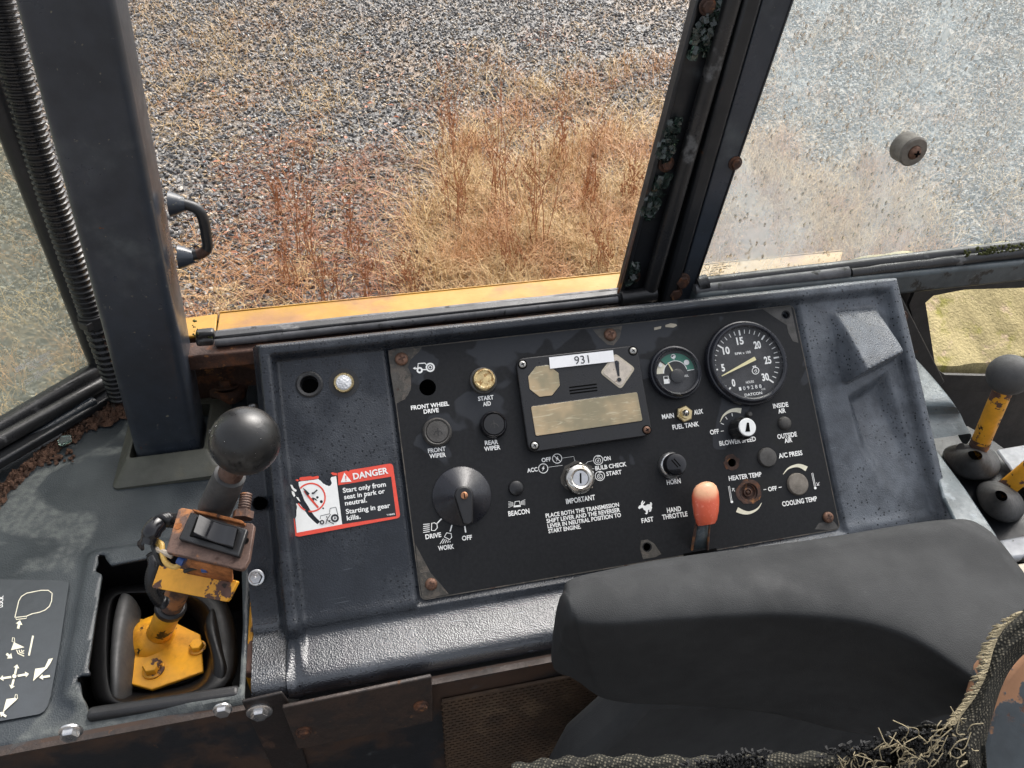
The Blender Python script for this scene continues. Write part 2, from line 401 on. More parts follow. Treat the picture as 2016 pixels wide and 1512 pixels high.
def panel_black():
    m, nt, b, co = newmat('panel_black')
    sep = nd(nt, 'ShaderNodeSeparateXYZ', {0: co})
    n1 = noise(nt, co, 13, 3, 0.45, 0.4); n2 = noise(nt, co, 300, 3)
    # dried film: pale hard-edged patches, more of them along the upper edge
    lift = mth(nt, 'MULTIPLY', mth(nt, 'SUBTRACT', sep.outputs[2], 0.05), 1.5)
    film = sstep(nt, mth(nt, 'ADD', n1, lift), 0.555, 0.575)
    col = mixc(nt, n2, (0.006, 0.0065, 0.0075), (0.018, 0.0185, 0.020))
    col = mixc(nt, mth(nt, 'MULTIPLY', film, 0.48), col, (0.050, 0.054, 0.062))
    green = sstep(nt, mth(nt, 'ADD', noise(nt, co, 8, 3), mth(nt, 'MULTIPLY', sep.outputs[2], -1.0)), 0.60, 0.85, 0.0, 0.5)
    col = mixc(nt, green, col, (0.02, 0.021, 0.010))
    setp(nt, b, 'Base Color', col); setp(nt, b, 'Roughness', mixf(nt, film, 0.46, 0.38)); b.inputs['Specular IOR Level'].default_value = 0.22
    bp = nd(nt, 'ShaderNodeBump', {'Height': noise(nt, co, 1500, 2), 'Strength': 0.45, 'Distance': 0.0004}); nt.links.new(bp.outputs[0], b.inputs['Normal'])
    return m
PBLK = panel_black()
WORN = M('worn_plate', (0.055, 0.05, 0.042), 0.6, 0.4, 60, 0.5, 700, wear=[((0.09, 0.075, 0.06), 90, 0.52, 0.08, 0.6, 0), (RUST_D, 60, 0.60, 0.1, 0.8, 0)])
WHITE = M('white_print', (0.86, 0.86, 0.83), 0.55, 0.08, 200)
CREAM = M('cream_print', (0.74, 0.70, 0.55), 0.5, 0.1, 120)
BLKP = M('black_plastic', (0.012, 0.012, 0.013), 0.36, 0.3, 60, 0.25, 900, spec=0.5)
BLKG = M('gloss_black_plastic', (0.010, 0.010, 0.012), 0.12, 0.2, 40)
BEZ = M('gauge_bezel', (0.014, 0.015, 0.020), 0.28, 0.25, 60, 0.1, 700)
GREYP = M('grey_plug', (0.055, 0.052, 0.048), 0.6, 0.3, 90, 0.5, 800)
TANP = M('dusty_plug', (0.17, 0.15, 0.125), 0.7, 0.25, 120, 0.6, 900)
RUBB = M('rubber', (0.012, 0.012, 0.013), 0.5, 0.35, 40, 0.3, 600, wear=[((0.05, 0.052, 0.05), 22, 0.60, 0.12, 0.65, 0)])
RUBK = M('boot_rubber', (0.0055, 0.0055, 0.006), 0.45, 0.3, 30, 0.2, 500, spec=0.3)
RUBG = M('grey_rubber', (0.05, 0.05, 0.05), 0.55, 0.3, 40, 0.3, 600)
SEAL = M('window_seal', (0.016, 0.016, 0.017), 0.34, 0.4, 40, 0.25, 500, wear=[((0.11, 0.11, 0.11), 30, 0.60, 0.1, 0.5, 0)])
SEALW = M('weathered_seal', (0.10, 0.10, 0.105), 0.5, 0.35, 40, 0.3, 500, wear=[((0.02, 0.02, 0.018), 45, 0.60, 0.06, 0.6, 0)])
HOLE = M('dark_void', (0.002, 0.002, 0.002), 0.9, 0, 10, spec=0.1)
CHROME = M('worn_chrome', (0.62, 0.60, 0.56), 0.22, 0.12, 80, metal=1.0, wear=[((0.30, 0.27, 0.22), 160, 0.58, 0.1, 0.6, 0.6)])
ZINC = M('zinc_bolt', (0.62, 0.62, 0.62), 0.33, 0.15, 160, metal=1.0, wear=[((0.25, 0.22, 0.18), 140, 0.62, 0.08, 0.6, 0.3)])
BRASS = M('brassy_zinc', (0.62, 0.50, 0.28), 0.35, 0.2, 150, metal=1.0, wear=[((0.16, 0.12, 0.07), 140, 0.58, 0.1, 0.7, 0.2)])
SCREWR = M('rusty_screw', (0.16, 0.085, 0.055), 0.55, 0.4, 240, 0.4, 900, metal=0.35)
SCREWZ = M('screw_steel', (0.45, 0.44, 0.41), 0.4, 0.25, 250, metal=0.9, wear=[(RUST, 260, 0.60, 0.08, 0.8, 0)])
RUSTM = M('rusty_steel', RUST_D, 0.72, 0.5, 45, 0.8, 500, wear=[(RUST, 55, 0.50, 0.14, 0.85, 0), ((0.30, 0.13, 0.045), 80, 0.60, 0.10, 0.9, 0)])
RUSTK = M('oily_rust', (0.014, 0.010, 0.009), 0.5, 0.4, 30, 0.6, 400, wear=[((0.045, 0.022, 0.013), 35, 0.55, 0.12, 0.75, 0), ((0.05, 0.05, 0.05), 50, 0.62, 0.08, 0.5, 0)])
RUSTL = M('brown_rust', (0.032, 0.020, 0.015), 0.6, 0.4, 40, 0.7, 450, wear=[((0.022, 0.016, 0.014), 30, 0.52, 0.1, 0.6, 0), ((0.11, 0.055, 0.028), 90, 0.62, 0.08, 0.85, 0)])
RUSTO = M('orange_rust', (0.30, 0.105, 0.028), 0.88, 0.45, 90, 1.0, 500, wear=[(RUST_D, 80, 0.60, 0.1, 0.85, 0)])
RUSTB = M('rust_brown_plate', (0.10, 0.058, 0.043), 0.62, 0.35, 60, 0.6, 500, wear=[((0.36, 0.15, 0.055), 35, 0.51, 0.10, 0.85, 0), (RUST_D, 50, 0.58, 0.1, 0.8, 0)])
YELP = M('yellow_paint', YEL, 0.36, 0.14, 30, 0.1, 300, wear=[((0.42, 0.17, 0.012), 22, 0.52, 0.2, 0.45, 0), ((0.012, 0.009, 0.006), 48, 0.605, 0.03, 0.4, 0), (RUST, 60, 0.68, 0.04, 0.8, 0)])
YELC = M('chipped_yellow_paint', YEL, 0.42, 0.15, 40, 0.2, 300, wear=[((0.11, 0.055, 0.04), 34, 0.545, 0.02, 0.75, 0), ((0.03, 0.02, 0.015), 60, 0.62, 0.04, 0.8, 0)])
YELW = M('weathered_yellow_sheet', (0.36, 0.188, 0.015), 0.5, 0.15, 12, 0.2, 300, wear=[((0.30, 0.145, 0.045), 9, 0.50, 0.16, 0.6, 0), ((0.16, 0.07, 0.03), 120, 0.68, 0.04, 0.8, 0)])
POST = M('post_paint', (0.027, 0.033, 0.043), 0.34, 0.35, 9, 0.25, 260, wear=[((0.075, 0.085, 0.090), 11, 0.54, 0.2, 0.5, 0), ((0.07, 0.075, 0.075), 55, 0.655, 0.06, 0.6, 0), ((0.16, 0.15, 0.11), 130, 0.675, 0.03, 0.7, 0), (RUST, 70, 0.70, 0.03, 0.8, 0)])
DARKM = M('dark_steel', (0.011, 0.012, 0.014), 0.42, 0.4, 20, 0.3, 300, wear=[((0.05, 0.055, 0.06), 16, 0.60, 0.14, 0.5, 0), ((0.07, 0.035, 0.02), 40, 0.66, 0.05, 0.8, 0)])
BLUEM = M('faded_blue_grey_paint', (0.075, 0.095, 0.105), 0.42, 0.35, 25, 0.4, 380, wear=[((0.20, 0.23, 0.25), 30, 0.52, 0.14, 0.5, 0), ((0.015, 0.016, 0.02), 210, 0.645, 0.04, 0.4, 0), ((0.09, 0.05, 0.035), 35, 0.68, 0.04, 0.8, 0)])
RAILM = M('worn_rail_paint', (0.050, 0.062, 0.068), 0.40, 0.35, 16, 0.3, 300, wear=[((0.008, 0.008, 0.008), 22, 0.57, 0.05, 0.35, 0), ((0.13, 0.15, 0.15), 40, 0.62, 0.1, 0.5, 0)])
FASC = M('fascia_steel', (0.012, 0.013, 0.015), 0.42, 0.4, 10, 0.35, 250, wear=[((0.042, 0.021, 0.012), 9, 0.43, 0.14, 0.7, 0), ((0.045, 0.05, 0.052), 30, 0.60, 0.12, 0.5, 0), ((0.10, 0.045, 0.02), 70, 0.66, 0.05, 0.85, 0)])
VENT = M('rust_stained_screen', (0.055, 0.033, 0.019), 0.65, 0.4, 25, 0.4, 500, wear=[((0.10, 0.065, 0.038), 20, 0.53, 0.12, 0.7, 0)])
ARM = M('armrest_foam', (0.029, 0.0305, 0.0318), 0.7, 0.22, 9, 0.6, 1250, voro=True, gd=0.00026, rvar=0.06, spec=0.18, wear=[((0.06, 0.06, 0.06), 420, 0.70, 0.03, 0.7, 0), ((0.033, 0.0345, 0.036), 14, 0.52, 0.2, 0.56, 0)])
COLL = M('collar_rubber', (0.062, 0.063, 0.050), 0.52, 0.2, 20, 0.25, 700, wear=[((0.085, 0.082, 0.06), 25, 0.55, 0.15, 0.6, 0)])
HOSE = M('conduit_plastic', (0.010, 0.010, 0.011), 0.30, 0.25, 60)
DECR = M('decal_red', (0.72, 0.075, 0.045), 0.42, 0.1, 60)
DECW = M('decal_white', (0.78, 0.79, 0.77), 0.42, 0.05, 90)
DECK = M('decal_black', (0.012, 0.013, 0.016), 0.42, 0.2, 90, wear=[((0.6, 0.6, 0.6), 420, 0.735, 0.02, 0.5, 0)])
STICK = M('paper_label', (0.80, 0.80, 0.80), 0.5, 0.04, 60)
KNOBB = M('ball_knob_black', (0.012, 0.012, 0.012), 0.30, 0.3, 30, 0.12, 300, wear=[((0.045, 0.045, 0.042), 34, 0.52, 0.16, 0.55, 0)])
KNOBG = M('ball_knob_grey', (0.055, 0.054, 0.053), 0.62, 0.15, 30, 0.4, 700)
INSUL = M('rotten_insulation', (0.062, 0.030, 0.017), 0.95, 0.6, 90, 1.0, 350, gd=0.002, wear=[((0.03, 0.02, 0.015), 60, 0.55, 0.1, 0.95, 0)])
GREENP = M('dial_green', (0.03, 0.20, 0.13), 0.5, 0.1, 60)
DIAL = M('dial_face', (0.020, 0.020, 0.022), 0.6, 0.4, 70)
NEED = M('needle_cream', (0.75, 0.68, 0.38), 0.5, 0.05, 60)
WIREY = M('yellow_wire', (0.60, 0.38, 0.10), 0.45, 0.15, 60); WIREB = M('blue_terminal', (0.03, 0.08, 0.25), 0.4, 0.1, 60)
WIREW = M('white_wire', (0.45, 0.38, 0.30), 0.5, 0.2, 60)
COPPER = M('brass_screw', (0.45, 0.22, 0.12), 0.35, 0.2, 200, metal=0.9)
def amber():
    m, nt, b, co = newmat('yellowed_screen')
    n1 = noise(nt, co, 28, 3); st = nd(nt, 'ShaderNodeMapping', {0: co, 2: (0, 0, 0.25), 3: (10, 60, 60)})
    sw = noise(nt, st.outputs[0], 5.0, 3, 0.5, 1.5)
    col = mixc(nt, sstep(nt, n1, 0.35, 0.65), (0.26, 0.225, 0.14), (0.45, 0.34, 0.20))
    col = mixc(nt, sstep(nt, sw, 0.55, 0.75, 0, 0.6), col, (0.62, 0.56, 0.40))
    setp(nt, b, 'Base Color', col); b.inputs['Roughness'].default_value = 0.32; return m
AMB = amber()
LENS = M('lens_cream', (0.55, 0.42, 0.20), 0.35, 0.3, 140, 0.8, 600, wear=[((0.30, 0.17, 0.05), 220, 0.52, 0.1, 0.6, 0)])
LENSW = M('lens_white', (0.60, 0.61, 0.62), 0.25, 0.3, 260, 1.5, 420, voro=True)
DIAM = M('diamond_lamp', (0.50, 0.44, 0.37), 0.45, 0.2, 160, wear=[((0.22, 0.15, 0.10), 160, 0.60, 0.08, 0.6, 0)])
TZ = PAN.w(*PAN.loc(1389, 985, .036), .036).z
def throttle_red():
    m, nt, b, co = newmat('throttle_red')
    n1 = noise(nt, co, 60, 3); sep = nd(nt, 'ShaderNodeSeparateXYZ', {0: co})
    f = sstep(nt, mth(nt, 'ADD', sep.outputs[2], mth(nt, 'MULTIPLY', n1, 0.004)), TZ - .002, TZ + .006)
    col = mixc(nt, f, (0.60, 0.105, 0.050), (0.74, 0.40, 0.23))   # sun-bleached tip
    col = mixc(nt, sstep(nt, noise(nt, co, 330, 3), 0.58, 0.70, 0, 0.45), col, (0.78, 0.30, 0.20))
    setp(nt, b, 'Base Color', col); b.inputs['Roughness'].default_value = 0.38
    bp = nd(nt, 'ShaderNodeBump', {'Height': noise(nt, co, 330, 3), 'Strength': 0.5, 'Distance': 0.0005}); nt.links.new(bp.outputs[0], b.inputs['Normal'])
    return m
THRO = throttle_red()
def glass(name, dirt, lo, hi, dcol, streak=1.0, tint=(0.93, 0.96, 0.95), scale=9, even=0.0, refl=1.0):
    """window glass: clear, mirror-like at grazing angles, with a film of dirt and lime"""
    m, nt, b, co = newmat(name)
    out = nt.nodes['Material Output']; nt.nodes.remove(b)
    tr = nd(nt, 'ShaderNodeBsdfTransparent', {0: (*tint, 1)})
    gl = nd(nt, 'ShaderNodeBsdfGlossy', {'Color': (1, 1, 1, 1), 'Roughness': 0.03})
    fc = nd(nt, 'ShaderNodeLayerWeight', {'Blend': 0.5}).outputs['Facing']
    lw = mth(nt, 'ADD', mth(nt, 'MULTIPLY', mth(nt, 'POWER', fc, 5.0), 0.96), 0.04)
    bp = nd(nt, 'ShaderNodeBump', {'Height': noise(nt, co, 70, 3), 'Strength': 0.25, 'Distance': 0.002})
    nt.links.new(bp.outputs[0], gl.inputs['Normal'])
    s1 = nd(nt, 'ShaderNodeMixShader', {0: mth(nt, 'MULTIPLY', lw, refl), 1: tr.outputs[0], 2: gl.outputs[0]})
    df = nd(nt, 'ShaderNodeBsdfDiffuse', {0: (*dcol, 1)}); tl = nd(nt, 'ShaderNodeBsdfTranslucent', {0: (*dcol, 1)})
    ds = nd(nt, 'ShaderNodeMixShader', {0: 0.5, 1: df.outputs[0], 2: tl.outputs[0]})
    mp = nd(nt, 'ShaderNodeMapping', {0: co, 3: (1, 1, streak)})
    n1 = noise(nt, mp.outputs[0], scale, 6, 0.6, 0.8); n2 = noise(nt, mp.outputs[0], scale * 14, 4, 0.6)
    f = mth(nt, 'MULTIPLY', mth(nt, 'ADD', even, mth(nt, 'MULTIPLY', sstep(nt, mth(nt, 'ADD', mth(nt, 'MULTIPLY', n1, 0.75), mth(nt, 'MULTIPLY', n2, 0.25)), lo, hi), 1.0 - even)), dirt)
    s2 = nd(nt, 'ShaderNodeMixShader', {0: f, 1: s1.outputs[0], 2: ds.outputs[0]})
    nt.links.new(s2.outputs[0], out.inputs[0]); MATS[name] = m; return m
GL_R = glass('wet_window_glass', 0.33, 0.42, 0.66, (0.74, 0.84, 0.89), 0.6, (0.95, 0.97, 0.96), 4.5, 0.48)
GL_L = glass('dusty_window_glass', 0.44, 0.30, 0.75, (0.66, 0.68, 0.58), 0.6, (0.92, 0.94, 0.88), 7, 0.6)
GL_G = glass('gauge_glass', 0.015, 0.45, 0.75, (0.6, 0.6, 0.6), 1.0, (0.97, 0.97, 0.97), 30, 0.0, 0.6)
def water_drop():
    m, nt, b, co = newmat('water_drop'); b.inputs['Base Color'].default_value = (1, 1, 1, 1)
    b.inputs['Roughness'].default_value = 0.02; b.inputs['IOR'].default_value = 1.33; b.inputs['Transmission Weight'].default_value = 1.0; return m
WATER = water_drop()
def crumb():
    m, nt, b, co = newmat('crumbled_glass'); b.inputs['Base Color'].default_value = (0.36, 0.50, 0.42, 1)
    b.inputs['Roughness'].default_value = 0.02; b.inputs['IOR'].default_value = 1.52; b.inputs['Transmission Weight'].default_value = 0.96; return m
CRUMB = crumb()
def fabric():
    m, nt, b, co = newmat('woven_seat_fabric')
    mp = nd(nt, 'ShaderNodeMapping', {0: co, 2: (0.3, 0.2, 0.6), 3: (1, 1, 1)})
    vo = nd(nt, 'ShaderNodeTexVoronoi', {'Vector': mp.outputs[0], 'Scale': 560.0, 'Randomness': 0.30})
    d = vo.outputs['Distance']; n1 = noise(nt, co, 40, 4)
    col = mixc(nt, sstep(nt, d, 0.15, 0.5), (0.115, 0.105, 0.080), (0.016, 0.016, 0.014))
    col = mixc(nt, sstep(nt, n1, 0.45, 0.7, 0, 0.6), col, (0.03, 0.03, 0.026))
    setp(nt, b, 'Base Color', col); b.inputs['Roughness'].default_value = 0.95; b.inputs['Specular IOR Level'].default_value = 0.15
    bp = nd(nt, 'ShaderNodeBump', {'Height': mth(nt, 'SUBTRACT', 1.0, d), 'Strength': 0.8, 'Distance': 0.001}); nt.links.new(bp.outputs[0], b.inputs['Normal'])
    return m
FABR = fabric()
THRD = M('frayed_thread', (0.25, 0.21, 0.13), 0.9, 0.3, 300); THRK = M('black_thread', (0.012, 0.012, 0.012), 0.9, 0.3, 300)
MOSS = M('mossy_yellow_sheet', (0.50, 0.41, 0.20), 0.8, 0.3, 25, 0.9, 220, gd=0.002, wear=[((0.38, 0.34, 0.09), 16, 0.54, 0.12, 0.9, 0), ((0.62, 0.47, 0.30), 30, 0.57, 0.12, 0.8, 0), ((0.10, 0.10, 0.03), 120, 0.66, 0.05, 0.9, 0)])
MOSSG = M('green_moss', (0.06, 0.065, 0.014), 0.95, 0.5, 150, 1.0, 400, gd=0.002)
PALE = M('pale_trim', (0.45, 0.40, 0.31), 0.6, 0.2, 40)
# ------------------------------------------------------------------ the yard outside
GZ0, GSL = -1.75, 0.10
def gz(x, y): return GZ0 + GSL * max(0.0, y - 2.0) if not isinstance(y, np.ndarray) else GZ0 + GSL * np.maximum(0, y - 2.0)
def g_hit(px, py):
    d = ray(px, py); t = 0.5
    for _ in range(60):
        p = CAM + d * t; t += (gz(p.x, p.y) - p.z) / (d.z - GSL * d.y) if p.y > 2 else (gz(p.x, p.y) - p.z) / d.z
    return CAM + d * t
def ground_mat():
    m, nt, b, co = newmat('gravel_ground')
    vo = nd(nt, 'ShaderNodeTexVoronoi', {'Vector': co, 'Scale': 42.0}); n1 = noise(nt, co, 1.1, 5); n2 = noise(nt, co, 25, 4)
    g = nd(nt, 'ShaderNodeSeparateColor', {0: vo.outputs['Color']}).outputs[0]
    col = mixc(nt, g, (0.08, 0.078, 0.075), (0.24, 0.23, 0.215))
    col = mixc(nt, sstep(nt, n1, 0.45, 0.62, 0, 0.7), col, mixc(nt, n2, (0.15, 0.09, 0.05), (0.28, 0.19, 0.11)))
    setp(nt, b, 'Base Color', col); setp(nt, b, 'Roughness', mixf(nt, n1, 0.75, 0.4))
    bp = nd(nt, 'ShaderNodeBump', {'Height': mth(nt, 'SUBTRACT', 1.0, vo.outputs['Distance']), 'Strength': 1.0, 'Distance': 0.012}); nt.links.new(bp.outputs[0], b.inputs['Normal'])
    return m
ys = np.concatenate([np.linspace(-150, -2, 8), np.linspace(-1.5, 14, 60), np.linspace(16, 300, 12)])
xs = np.concatenate([np.linspace(-200, -8, 10), np.linspace(-7, 13, 60), np.linspace(15, 220, 10)])
mb = MB(); rows = []
for x in xs:
    rows.append([(x, y, float(gz(x, y)) - 0.02 + 0.03 * math.sin(x * 1.3 + 0.7) * math.sin(y * 1.1) * (1 if -8 < x < 14 and -2 < y < 15 else 0)) for y in ys])
mb.grid(rows); tag(mb.build('ground', ground_mat()), kind='structure')

# crushed stone: scattered instances of a few rough stones, one uncountable mass
def stone_mat():
    m, nt, b, co = newmat('crushed_stone')
    r = nd(nt, 'ShaderNodeObjectInfo').outputs['Random']
    cr = nd(nt, 'ShaderNodeValToRGB', {0: r}); e = cr.color_ramp; e.interpolation = 'LINEAR'
    e.elements[0].color = (0.062, 0.060, 0.060, 1); e.elements[1].position = 1.0; e.elements[1].color = (0.44, 0.42, 0.37, 1)
    for p, c in ((0.35, (0.105, 0.102, 0.100, 1)), (0.62, (0.185, 0.18, 0.178, 1)), (0.78, (0.27, 0.255, 0.235, 1)), (0.90, (0.36, 0.26, 0.15, 1))):
        k = e.elements.new(p); k.color = c
    n1 = noise(nt, co, 3.0, 4)
    setp(nt, b, 'Base Color', mixc(nt, n1, (0.0, 0.0, 0.0), cr.outputs[0]) if False else cr.outputs[0]); setp(nt, b, 'Roughness', mixf(nt, r, 0.25, 0.6)); return m
def scatter_stones():
    # scatter over the ground in view; denser where the sight lines reach closer
    P = []
    while len(P) < 150000:
        x = RNG.uniform(-4.5, 9.5, 40000); y = RNG.uniform(2.2, 11.5, 40000)
        # keep what lies within the camera's fan (with a margin to the sides)
        Q = np.stack([x, y, gz(x, y)], 1) - np.array(CAM); R_ = np.array(RC); q = Q @ R_.T
        u = 1008 + F_PX * q[:, 0] / q[:, 2]; v = 756 + F_PX * q[:, 1] / q[:, 2]
        k = (q[:, 2] > 0.5) & (u > -350) & (u < 2400) & (v > -160) & (v < 1050)
        k &= RNG.uniform(0, 1, len(x)) < np.clip(5.0 / q[:, 2], 0.25, 1.0)
        P.append(np.stack([x, y, gz(x, y) + 0.03 * np.sin(x * 1.3 + 0.7) * np.sin(y * 1.1) - 0.012], 1)[k])
        if sum(map(len, P)) > 150000: break
    P = np.concatenate(P)
    me = bpy.data.meshes.new('gravel'); me.vertices.add(len(P)); me.vertices.foreach_set('co', P.astype(np.float32).ravel()); me.update()
    o = bpy.data.objects.new('gravel', me); COL.objects.link(o)
    ng = bpy.data.node_groups.new('gravel_scatter', 'GeometryNodeTree'); ng.interface.new_socket('Geometry', in_out='INPUT', socket_type='NodeSocketGeometry'); ng.interface.new_socket('Geometry', in_out='OUTPUT', socket_type='NodeSocketGeometry')
    N = ng.nodes; L = ng.links; gi = N.new('NodeGroupInput'); go = N.new('NodeGroupOutput'); jn = N.new('GeometryNodeJoinGeometry')
    for i, sc in enumerate(((1, 0.7, 0.5), (0.8, 1.1, 0.6), (1.2, 0.8, 0.45), (0.9, 0.9, 0.8), (1.3, 0.6, 0.6))):
        ic = N.new('GeometryNodeMeshIcoSphere'); ic.inputs['Radius'].default_value = 0.0108; ic.inputs['Subdivisions'].default_value = 2
        sp = N.new('GeometryNodeSetPosition'); L.new(ic.outputs[0], sp.inputs[0])
        nz = N.new('ShaderNodeTexNoise'); nz.inputs['Scale'].default_value = 55 + 9 * i; nz.inputs['Detail'].default_value = 1
        ps = N.new('GeometryNodeInputPosition'); ad = N.new('ShaderNodeVectorMath'); ad.operation = 'ADD'; ad.inputs[1].default_value = (i * 3.1, i, 0); L.new(ps.outputs[0], ad.inputs[0]); L.new(ad.outputs[0], nz.inputs['Vector'])
        sb = N.new('ShaderNodeVectorMath'); sb.operation = 'SUBTRACT'; sb.inputs[1].default_value = (0.5, 0.5, 0.5); L.new(nz.outputs['Color'], sb.inputs[0])
        ml = N.new('ShaderNodeVectorMath'); ml.operation = 'SCALE'; ml.inputs['Scale'].default_value = 0.026; L.new(sb.outputs[0], ml.inputs[0]); L.new(ml.outputs[0], sp.inputs['Offset'])
        tf = N.new('GeometryNodeTransform'); tf.inputs['Scale'].default_value = sc; L.new(sp.outputs[0], tf.inputs[0])
        mt = N.new('GeometryNodeSetMaterial'); mt.inputs['Material'].default_value = STONE; L.new(tf.outputs[0], mt.inputs[0])
        g2 = N.new('GeometryNodeGeometryToInstance'); L.new(mt.outputs[0], g2.inputs[0]); L.new(g2.outputs[0], jn.inputs[0])
    ip = N.new('GeometryNodeInstanceOnPoints'); ip.inputs['Pick Instance'].default_value = True
    L.new(gi.outputs[0], ip.inputs['Points']); L.new(jn.outputs[0], ip.inputs['Instance'])
    rv = N.new('FunctionNodeRandomValue'); rv.data_type = 'FLOAT_VECTOR'; rv.inputs[0].default_value = (0, 0, 0); rv.inputs[1].default_value = (0.9, 0.9, 6.28); L.new(rv.outputs[0], ip.inputs['Rotation'])
    rs = N.new('FunctionNodeRandomValue'); rs.data_type = 'FLOAT'; rs.inputs[2].default_value = 0.35; rs.inputs[3].default_value = 1.5; rs.inputs['Seed'].default_value = 4; L.new(rs.outputs[1], ip.inputs['Scale'])
    L.new(ip.outputs[0], go.inputs[0])
    md = o.modifiers.new('scatter', 'NODES'); md.node_group = ng; me.materials.append(STONE)
    tag(o, 'loose dark grey wet crushed stone covering the yard', 'gravel', kind='stuff')
STONE = stone_mat()
scatter_stones()

# dry straw: many bent blades in one mass, thick in the patch below the window, thin elsewhere
def blade_mat(name, a, b_, c=None):
    m, nt, b, co = newmat(name); n1 = noise(nt, co, 35, 2); n2 = noise(nt, co, 2.2, 3)
    col = mixc(nt, sstep(nt, n1, 0.3, 0.7), a, b_)
    if c: col = mixc(nt, sstep(nt, n2, 0.46, 0.60), col, c)
    setp(nt, b, 'Base Color', col); b.inputs['Roughness'].default_value = 0.55; b.inputs['Specular IOR Level'].default_value = 0.35; return m
STRAW = blade_mat('dry_straw', (0.40, 0.245, 0.10), (0.70, 0.51, 0.26), (0.46, 0.235, 0.095))
WEED = blade_mat('red_brown_weed', (0.27, 0.105, 0.046), (0.46, 0.23, 0.115))
def blades(P, L, lean, wd):
    """P roots; L lengths; three-joint flat blades that bend over"""
    n = len(P); a = RNG.uniform(0, 2 * math.pi, n); d = np.stack([np.cos(a), np.sin(a), np.zeros(n)], 1); s = np.stack([-np.sin(a), np.cos(a), np.zeros(n)], 1)
    V = []; up = np.array([0, 0, 1.0])
    tw = RNG.normal(0, 0.25, (n, 3)) * L[:, None] * 0.4; tw[:, 2] *= 0.2
    for t in (0.0, 0.4, 0.75, 1.0):
        c = P + up * (L * (t * (1 - 0.45 * lean * t)))[:, None] + d * (L * lean * t ** 1.6)[:, None] + tw * t * t
        k = (wd * (1 - 0.85 * t))[:, None]
        V += [c - s * k, c + s * k]
    V = np.stack(V, 1).reshape(-1, 3); i0 = np.arange(n)[:, None] * 8
    Fq = np.concatenate([i0 + np.array([[0, 1, 3, 2]]), i0 + np.array([[2, 3, 5, 4]]), i0 + np.array([[4, 5, 7, 6]])])
    return V, Fq
def field(poly_px, n, soft=30):
    pts = []; P = np.array(poly_px)
    while len(pts) < n:
        u = RNG.uniform(P[:, 0].min(), P[:, 0].max(), n); v = RNG.uniform(P[:, 1].min(), P[:, 1].max(), n)
        k = sdf(u, v, poly_px) + soft * (np.sin(u * .031 + 2 * np.sin(v * .023)) + np.sin(v * .047 + u * .019) + RNG.normal(0, .8, n)) < 0
        for a, b in zip(u[k], v[k]): pts.append(tuple(g_hit(a, b)))
        if len(pts) > n: break
    return np.array(pts[:n])
def clump(P, k, r):
    Q = np.repeat(P, k, 0); Q = Q + RNG.normal(0, r, Q.shape) * np.array([1, 1, 0]); Q[:, 2] = gz(Q[:, 0], Q[:, 1]) - 0.02; return Q
parts = []
A = clump(field([(860, 330), (1330, 260), (1560, 330), (1560, 660), (810, 680), (840, 460)], 640, 55), 16, 0.06)
parts.append(blades(A, RNG.uniform(0.10, 0.36, len(A)), RNG.uniform(0.3, 1.5, len(A)), RNG.uniform(0.0014, 0.0034, len(A))))
A = clump(field([(850, 360), (1320, 300), (1420, 660), (800, 680)], 190, 55), 14, 0.06)
parts.append(blades(A, RNG.uniform(0.25, 0.52, len(A)), RNG.uniform(0.2, 1.2, len(A)), RNG.uniform(0.0012, 0.0026, len(A))))
A = clump(field([(900, 120), (1500, 100), (1560, 400), (850, 420)], 420, 60), 12, 0.07)
parts.append(blades(A, RNG.uniform(0.06, 0.26, len(A)), RNG.uniform(0.4, 1.6, len(A)), RNG.uniform(0.0016, 0.0034, len(A))))
A = clump(field([(240, -40), (700, -40), (700, 240), (240, 330)], 260, 40), 9, 0.07)
parts.append(blades(A, RNG.uniform(0.04, 0.14, len(A)), RNG.uniform(0.6, 1.6, len(A)), RNG.uniform(0.0016, 0.0032, len(A))))
A = clump(field([(260, -40), (1600, -40), (1600, 640), (260, 700)], 900, 10), 6, 0.08)
parts.append(blades(A, RNG.uniform(0.03, 0.12, len(A)), RNG.uniform(0.8, 1.8, len(A)), RNG.uniform(0.0014, 0.003, len(A))))
A = clump(field([(360, 480), (640, 520), (640, 660), (360, 690)], 110, 20), 9, 0.06)
parts.append(blades(A, RNG.uniform(0.05, 0.16, len(A)), RNG.uniform(0.6, 1.6, len(A)), RNG.uniform(0.0014, 0.003, len(A))))
A = clump(field([(1500, -40), (2100, -40), (2100, 560), (1400, 560)], 420), 12, 0.07)
parts.append(blades(A, RNG.uniform(0.06, 0.25, len(A)), RNG.uniform(0.4, 1.4, len(A)), RNG.uniform(0.0015, 0.003, len(A))))
A = clump(field([(1380, 300), (1760, 380), (1850, 620), (1330, 640)], 620), 14, 0.07)
parts.append(blades(A, RNG.uniform(0.15, 0.4, len(A)), RNG.uniform(0.2, 1.1, len(A)), RNG.uniform(0.0015, 0.003, len(A))))
A = clump(field([(-80, 250), (180, 500), (180, 760), (-80, 900)], 150), 9, 0.05)
parts.append(blades(A, RNG.uniform(0.05, 0.16, len(A)), RNG.uniform(0.4, 1.3, len(A)), RNG.uniform(0.0015, 0.003, len(A))))
V = []; Fq = []; o_ = 0
for v, f in parts: V.append(v); Fq.append(f + o_); o_ += len(v)
V = np.concatenate(V); Fq = np.concatenate(Fq)
me = bpy.data.meshes.new('dry_grass'); me.from_pydata(V.tolist(), [], Fq.tolist()); me.materials.append(STRAW)
o = bpy.data.objects.new('dry_grass', me); COL.objects.link(o)
tag(o, 'matted straw-coloured dead grass growing through the gravel', 'grass', kind='stuff')

